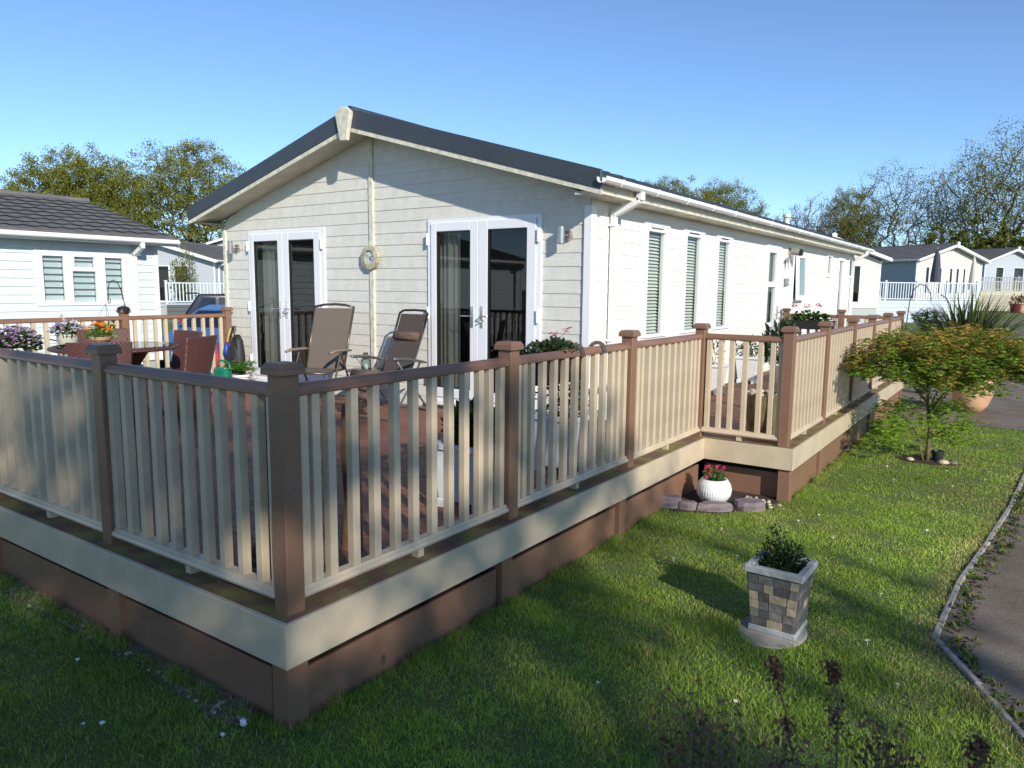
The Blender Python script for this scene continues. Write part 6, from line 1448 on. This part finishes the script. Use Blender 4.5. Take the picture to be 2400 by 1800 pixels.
place(copy_thing(tD, 'leafy tree leaving the frame beyond the tallest tree on the right', (0,0,0), group=TR), 2500, 74, s=(.95,.95,.9), rz=2.0)
# dense understorey bushes
bsh = tree('dense_bush', 'dense dark green thicket behind the grey sided lodge roof', 6, (0,0,3.0), (4.2,4.2,2.6), 260, .6, .15, 26000, .17, DK+OL[:3], TR, seed=66)
place(bsh, 2085, 66, s=(1.0,1.0,.78))
for (u_, d_, s_, lab) in ((2190,64,(1,1,.80),'dense dark thicket right of the cream gabled lodge ridge'),(2270,66,(1.1,1.1,1.35),'tall olive thicket behind the gap between the two right-hand lodges'),(2370,66,(1.2,1.2,1.2),'olive thicket behind the roof of the last lodge on the right'),(1990,70,(1,1,.75),'low thicket just behind the far end of the main lodge roof'),(1880,72,(.9,.9,.65),'low thicket behind the long gutter at its far third'),(60,66,(1.2,1.2,1.3),'thicket hidden behind the roof at the far left'),(480,60,(1.1,1.1,.72),'thicket at the foot of the spreading tree left of the gable'),(2450,62,(1.2,1.2,1.3),'thicket at the extreme right edge behind the lodges'),(380,64,(1.2,1.2,.9),'green thicket between the blue-white lodge roof and the spreading tree')):
    place(copy_thing(bsh, lab, (0,0,0), group='thickets under the trees'), u_, d_, s=s_, rz=u_*.01)
bsh['group'] = 'thickets under the trees'

# ------------------------------------------------------------------ japanese maple
def maple():
    rs = np.random.default_rng(5); T = thing('japanese_maple', 'small japanese maple with layered bronze and green foliage growing in the lawn', 'tree', (1.66, 7.60, -.5))
    b = MB(); rightv = np.array([cos(YAW), -sin(YAW)])   # only used to orient this tree's fan
    def L(s, h, dpt=0.0): return np.array([rightv[0]*s - (-sin(YAW))*0 + sin(YAW)*dpt, rightv[1]*s + cos(YAW)*dpt, h])
    main = [L(0,0),L(.01,.18),L(.02,.38,.02),L(-.03,.65,.02),L(-.06,.95,0)]; b.tube(main, [.030,.026,.022,.017,.012], 8)
    side = [L(-.04,0),L(-.08,.12),L(-.10,.22),L(-.14,.34)]; b.tube(side, [.014,.011,.008,.006], 6)
    br = [(L(.02,.32),L(.25,.52,-.05),L(.52,.72,0)),(L(.0,.5),L(.18,.72,.1),L(.45,.92,.1)),(L(-.05,.6),L(-.28,.78,0),L(-.60,.90,-.1)),(L(-.06,.72),L(-.1,.9,-.1),L(-.2,1.05,-.2)),(L(.02,.38),L(.3,.6,.2),L(.8,.85,.3)),(L(-.03,.5),L(-.15,.7,.3),L(-.3,.9,.5)),(L(-.02,.42),L(.05,.7,-.25),L(.15,.95,-.45)),(L(.01,.2),L(.18,.3,-.05),L(.36,.38,-.1)),(L(-.08,.15),L(-.2,.32,0),L(-.38,.42,0)),(L(.52,.72),L(.8,.8,0),L(1.0,.85,0)),(L(.45,.92,.1),L(.7,1.0,.1),L(.9,.98,0))]
    for q in br: b.tube([p_*np.array([1,1,1.32]) for p_ in q], [.011,.008,.004], 6)
    b.build('trunk', mat('maple_bark',(.16,.12,.07),.8,var=.3,vscale=20), T, smooth=True)
    # layered sprays: flat discs of palmate leaves
    layers = []
    def add(s, h, rx, n, tint, d=0.0, th=.035): layers.append((s,h,d,rx,n,tint,th))
    BZ = [(.36,.25,.05),(.33,.27,.045),(.42,.25,.06),(.31,.31,.05)]; GN = [(.15,.25,.025),(.19,.29,.035),(.23,.28,.04)]; LT = [(.17,.30,.02),(.22,.36,.03)]
    for k in range(620):
        s = rs.uniform(-.90,1.30); dd = rs.uniform(-.65,.65)
        if (dd/.7)**2+((s-.2)/1.15)**2 > 1: continue
        top = 1.56-.28*abs(s-.2)**2.4-.30*dd*dd; low = .84+.16*abs(s-.2)
        h = low+(top-low)*rs.random()**.8; t = (h-low)/(top-low)
        add(s, h, rs.uniform(.08,.17), int(rs.uniform(8,16)), BZ if rs.random() < t*.70-.05 else GN, dd)
    for k in range(60):
        s = rs.uniform(-.62,.55); dd = rs.uniform(-.3,.3); add(s, rs.uniform(.28,.78)-abs(s)*.15, rs.uniform(.07,.15), int(rs.uniform(7,13)), LT, dd)
    P = []; D = []; C = []; S = []
    for (s,h,d,rx,n,tint,th) in layers:
        c = L(s,h,d)
        for q in range(n*2):
            a = rs.uniform(0,2*pi); rr = rx*math.sqrt(rs.random()); p = c+np.array([rr*cos(a),rr*sin(a),rs.normal(0,th)-rr*.25]); 
            col = np.array(tint[rs.integers(len(tint))])*rs.uniform(.7,1.3); ax = rs.uniform(0,2*pi); ls = rs.uniform(.7,1.2)
            for w_ in (-1.1,-.55,0,.55,1.1):
                P.append(p); D.append([cos(ax+w_),sin(ax+w_),-.25+rs.normal(0,.12)]); C.append(col); S.append(ls*(1-.25*abs(w_)))
    P = np.array(P); D = np.array(D); S = np.array(S); N = len(P); a = D/np.linalg.norm(D,axis=1)[:,None]; nn = np.tile([0,0,1.],(N,1))+rs.normal(0,.7,(N,3)); bb = np.cross(a,nn); bb /= np.linalg.norm(bb,axis=1)[:,None]
    sz = (.060*S)[:,None]; v = np.empty((N,4,3)); v[:,0]=P; v[:,1]=P+a*sz*.45+bb*sz*.13; v[:,2]=P+a*sz; v[:,3]=P+a*sz*.45-bb*sz*.13
    np_mesh('crown', v.reshape(-1,3), np.arange(N*4).reshape(N,4), M['leaf'], T, np.array(C))
    return T
maple()
b = MB(); b.prism([(cos(2*pi*k/18)*.30*(1+.08*sin(3*k)), sin(2*pi*k/18)*.21*(1+.08*cos(2*k))) for k in range(18)], (1.66,7.6,-.506), (1,0,0), (0,1,0), (0,0,1), .012); tag(b.build('soil', M['soil']), kind='structure')
for i,(x,y,r,m_,lab) in enumerate(((1.50,7.52,.035,'pebble','pale stone at the foot of the maple, left of its trunk'),(1.83,7.56,.05,'pebble','pale stone at the foot of the maple, right of its trunk'),(1.92,7.60,.04,'slate','grey stone at the right end of the soil ring under the maple'))):
    b = MB(); b.ball((0,0,0), (r*1.3,r,r*.7), 1, 9, 6, .08); o = b.build('stone', M[m_], smooth=True); o.location = (x,y,-.485); tag(o, lab, 'stone')
t = thing('plant_pot', 'small black nursery pot half sunk in the soil ring beside the maple trunk', 'plant pot', (1.76,7.68,-.5)); round_pot(t, .06, .05, .12, 'black', rim=.006, n=16)

# ------------------------------------------------------------------ big terracotta pot with phormium, tall planter, arches
def phormium():
    t = thing('potted_phormium', 'large spiky green and cream phormium in a big terracotta pot on the asphalt', 'plant', (1.84,12.0,-.49))
    b = MB(); b.lathe([(.15,.0),(.24,.12),(.30,.30),(.305,.42),(.27,.52),(.24,.56),(.26,.58),(.285,.60),(.285,.63),(.25,.63),(.235,.58),(.0001,.56)], 36); b.build('pot', M['terracotta'], t, smooth=True)
    rs = np.random.default_rng(9); V = []; F = []; C = []
    for k in range(400):
        az = rs.uniform(0,2*pi); lean = rs.uniform(.05,1.0)**.8; L_ = rs.uniform(.85,1.55); w_ = rs.uniform(.028,.048)
        out = np.array([cos(az),sin(az),0]); side = np.array([-sin(az),cos(az),0]); base = np.array([-.13+rs.normal(0,.09),-.10+rs.normal(0,.09),.58]); n = 6
        fold = 1 if rs.random() > .18 else -1; o0 = len(V); tint = np.array([[.05,.08,.02],[.08,.11,.03],[.30,.28,.10],[.11,.12,.05]][rs.choice(4,p=[.38,.3,.14,.18])])*rs.uniform(.7,1.3)
        for i in range(n+1):
            s_ = i/n; r_o = L_*(lean*.55*s_+(lean*.35)*s_*s_); z_ = L_*(s_*math.cos(lean*.75)-.28*lean*s_**3*(1.3 if fold < 0 else .6))
            p = base+out*r_o+np.array([0,0,z_]); ww = w_*(1-s_**3)*.5+.002
            V.append(p-side*ww); V.append(p+side*ww)
        for i in range(n): F.append((o0+2*i,o0+2*i+1,o0+2*i+3,o0+2*i+2)); C.append(tint)
    np_mesh('leaf_blades', np.array(V), np.array(F), M['leaf'], t, np.array(C))
    t = thing('tall_planter', 'tall dark planter of white and pale blue flowers left of the spiky phormium', 'planter', (.97,13.95,-.49))
    b = MB(); b.lathe([(.13,0),(.14,.5),(.18,1.15),(.22,1.38),(.20,1.38),(.0001,1.34)], 20); b.build('pot', M['black'], t)
    foliage(t, 420, (0,0,1.42), (.26,.26,.12), .07, GR, zmin=1.3); blossoms(t, surf_spots(90, (0,0,1.42), (.28,.28,.17), -.2), .05, [(.6,.66,.75),(.7,.72,.74),(.45,.52,.66)], 5)
    t = thing('hook_arch', 'thin dark metal hook arch standing behind the end of the side deck', 'plant support', (.62,13.7,-.49))
    b = MB(); b.tube([(-.02,0,0),(.0,0,1.2),(.03,.0,1.72),(.08,.04,1.95),(.17,.06,2.05),(.27,.1,2.02),(.35,.13,1.88),(.37,.14,1.74)], .009, 7); b.build('rod', M['blackmetal'], t, smooth=True)
    t = thing('hook_pole', 'thin dark curved hook pole leaning beside the phormium blades', 'plant support', (1.25,14.6,-.49))
    b = MB(); b.tube([(.05,0,0),(.04,0,1.3),(.0,-.0,1.65),(-.08,-.03,1.80),(-.18,-.06,1.86)], .009, 7); b.build('rod', M['blackmetal'], t, smooth=True)
    p = at(2182, 735, 27); t = thing('service_post', 'small white service post standing on the grass behind the tall planter', 'post', (p.x,p.y,gz(p.x,p.y)))
    b = MB(); b.box(-.18,-.12,0,.18,.12,1.05); b.build('case', M['white'], t, bevel=.02); b = MB(); b.box(-.12,-.125,.55,.12,-.121,.85); b.build('panel', mat('blue_panel',(.25,.5,.62),.4), t)
    p = at(2057, 700, 37.8); t = thing('hose_reel', 'small white and black meter with hanging hose fixed on the grey deck skirt', 'meter', (p.x,p.y-.2,p.z))
    b = MB(); b.box(-.12,-.06,-.12,.18,.0,.16); b.build('case', M['white'], t, bevel=.02); b = MB(); b.tube([(-.1,-.08,.2),(-.14,-.1,-.3),(-.05,-.1,-.8),(.3,-.1,-.9)], .03, 6); b.build('hose', M['black'], t)
    for (u_, lab, m_) in ((2378,'dark red glazed pot on the grass before the cream skirting, left of two','red_glaze'),(2394,'terracotta pot with a small plant on the grass before the cream skirting, right of two','terracotta')):
        if m_ == 'red_glaze': M[m_] = mat('red_glaze', (.10,.015,.03), .3)
        p = at(u_, 730, 46); t = thing('plant_pot', lab, 'plant pot', (p.x,p.y,gz(p.x,p.y))); round_pot(t, .30, .22, .55, m_); foliage(t, 120, (0,0,.75), (.3,.3,.3), .16, [(.3,.1,.08),(.12,.14,.04)], zmin=.5)
phormium()

# ------------------------------------------------------------------ trees behind the photographer that shade the near lawn and the deck corner
t1 = tree('shade_tree', 'leafy tree outside the frame to the right that shades the near lawn', 13, (0,0,9.1), (4.5,4.9,3.8), 300, 4.4, .30, 14500, .26, OL, 'trees behind the photographer', seed=71)
t1.location = (18.0,-11.7,-.5)
t2 = copy_thing(t1, 'second leafy tree added outside the frame behind the photographer for shade and reflections', (16.5,-20.5,-.5), rz=2.0, scale=1.05, group='trees behind the photographer')  # unseen tree added for reflections and for shade on the left lawn

# ------------------------------------------------------------------ weeds and crumbs along the kerb, dark dried plants close to the camera
def kerb_weeds():
    P = []; C = []; D = []
    for (a, b_) in zip(KERB[1:-1], KERB[2:]):
        a = np.array(a); b_ = np.array(b_); L_ = np.linalg.norm(b_-a); nrm = np.array([(b_-a)[1], -(b_-a)[0]])/L_
        for k in range(int(L_*34)):
            s = RNG.random(); off = abs(RNG.normal(.05,.05))+.02
            c = a+(b_-a)*s+nrm*off; m_ = RNG.integers(4,16); tint = [(.12,.20,.03),(.20,.26,.05),(.05,.06,.02),(.26,.21,.08)][RNG.choice(4,p=[.35,.25,.25,.15])]
            for q in range(m_): P.append([c[0]+RNG.normal(0,.014), c[1]+RNG.normal(0,.014), -.492]); D.append([RNG.normal(0,.6),RNG.normal(0,.6),RNG.uniform(.3,1)]); C.append(np.array(tint)*RNG.uniform(.6,1.3))
    o = leaf_cloud('weeds', np.array(P), .035, np.array(C), M['leaf'], None, .30, .3, dirs=np.array(D)); tag(o, 'small weeds and moss tufts growing out of the crack beside the kerb', 'weeds', kind='stuff')
    mb = MB()
    for (a, b_) in zip(KERB[1:-1], KERB[2:]):
        a = Vector((*a,0)); b_ = Vector((*b_,0)); L_ = (b_-a).length; nrm = Vector(((b_-a).y, -(b_-a).x, 0))/L_
        for k in range(int(L_*38)):
            c = a.lerp(b_, random.random())+nrm*(abs(random.gauss(.045,.05))+.02); r_ = random.uniform(.003,.011); mb.ball((c.x,c.y,-.491), (r_*1.4,r_,r_*.7), 1, 5, 3, .2)
    o = mb.build('soil_crumbs', M['soil']); tag(o, 'dark soil crumbs and grit lying along the kerb on the asphalt', 'grit', kind='stuff')
kerb_weeds()
def dried_stems():
    bk = mat('dead_stem', (.16,.10,.075), .9, var=.3, vscale=30); hd = [(.14,.07,.045),(.19,.10,.06),(.09,.05,.035),(.24,.14,.09)]
    def spike(label, ub, vb, ut, vt, dep, hr=.010, n=330):
        a = at(ub, vb, dep); c = at(ut, vt, dep*1.04); t = thing('dried_flower_stem', label, 'dried stem', (a.x, a.y, -.5)); 
        g = Vector((0,0,0)); a = a-Vector(t.location); c = c-Vector(t.location); b = MB(); b.tube([g, (g+a)/2+Vector((.01,.0,0)), a, (a+c)/2+Vector((.004,0,0)), c], [.0026,.0022,.0019,.0016,.001], 5); b.build('stem', bk, t)
        P = []; 
        for k in range(n):
            s = random.choice([random.uniform(.78,1.02), random.uniform(.78,1.02), random.uniform(.3,.45), random.uniform(0,1.0)]); p = a.lerp(c, s); P.append((p.x+random.gauss(0,hr*.6), p.y+random.gauss(0,hr*.6), p.z+random.gauss(0,.006)))
        leaf_cloud('seed_heads', np.array(P), .0075, colmix(n, (0,0,0), .3, hd), M['leaf'], t, .7)
    spike('tall dried brown flower stem near the lens below the stone effect planter', 1862, 1800, 1811, 1545, 1.15)
    spike('dried brown flower stem near the lens, to the right of the tallest one', 1962, 1745, 1952, 1560, 1.15)
    spike('short dark seed head at the bottom right corner of the lawn', 2290, 1800, 2296, 1745, 1.0, .014, 260)
    def clump(label, cu, cv, dep, rx, rz_, n, seed):
        n = int(n*1.3)
        rs = random.Random(seed); c = at(cu, cv, dep); t = thing('dried_plant', label, 'dried plant', (c.x, c.y, -.5)); b = MB(); P = []; C = []
        for k in range(n):
            a = rs.uniform(0, 2*pi); q = Vector((cos(a)*rx*rs.random(), sin(a)*rx*rs.random(), c.z+.5-rs.uniform(-.3,1.0)*rz_)); b.tube([(0,0,0),(q.x*.3,q.y*.3,q.z*.55),q], [.0012,.001,.0007], 4)
            for j in range(34):
                s = rs.uniform(.74,1.03); p = q*s; P.append((p.x+rs.gauss(0,.012),p.y+rs.gauss(0,.012),p.z+rs.gauss(0,.010))); C.append(rs.choice(hd if rs.random() < .75 else [(.06,.10,.02),(.20,.12,.09)]))
        b.build('stem', bk, t); leaf_cloud('seed_heads', np.array(P), .011, np.array(C), M['leaf'], t, .6)
    clump('dark clump of dried stems with small faded flowers, bottom edge left of the tall stem', 1640, 1690, 1.25, .085, .13, 40, 1)
    clump('low dark clump of dried stems at the bottom edge under the stone effect planter', 1800, 1790, 1.1, .12, .05, 34, 2)
    clump('dark clump of dried red-brown seed heads, bottom edge right of the two stems', 2075, 1735, 1.15, .06, .08, 26, 3)
dried_stems()
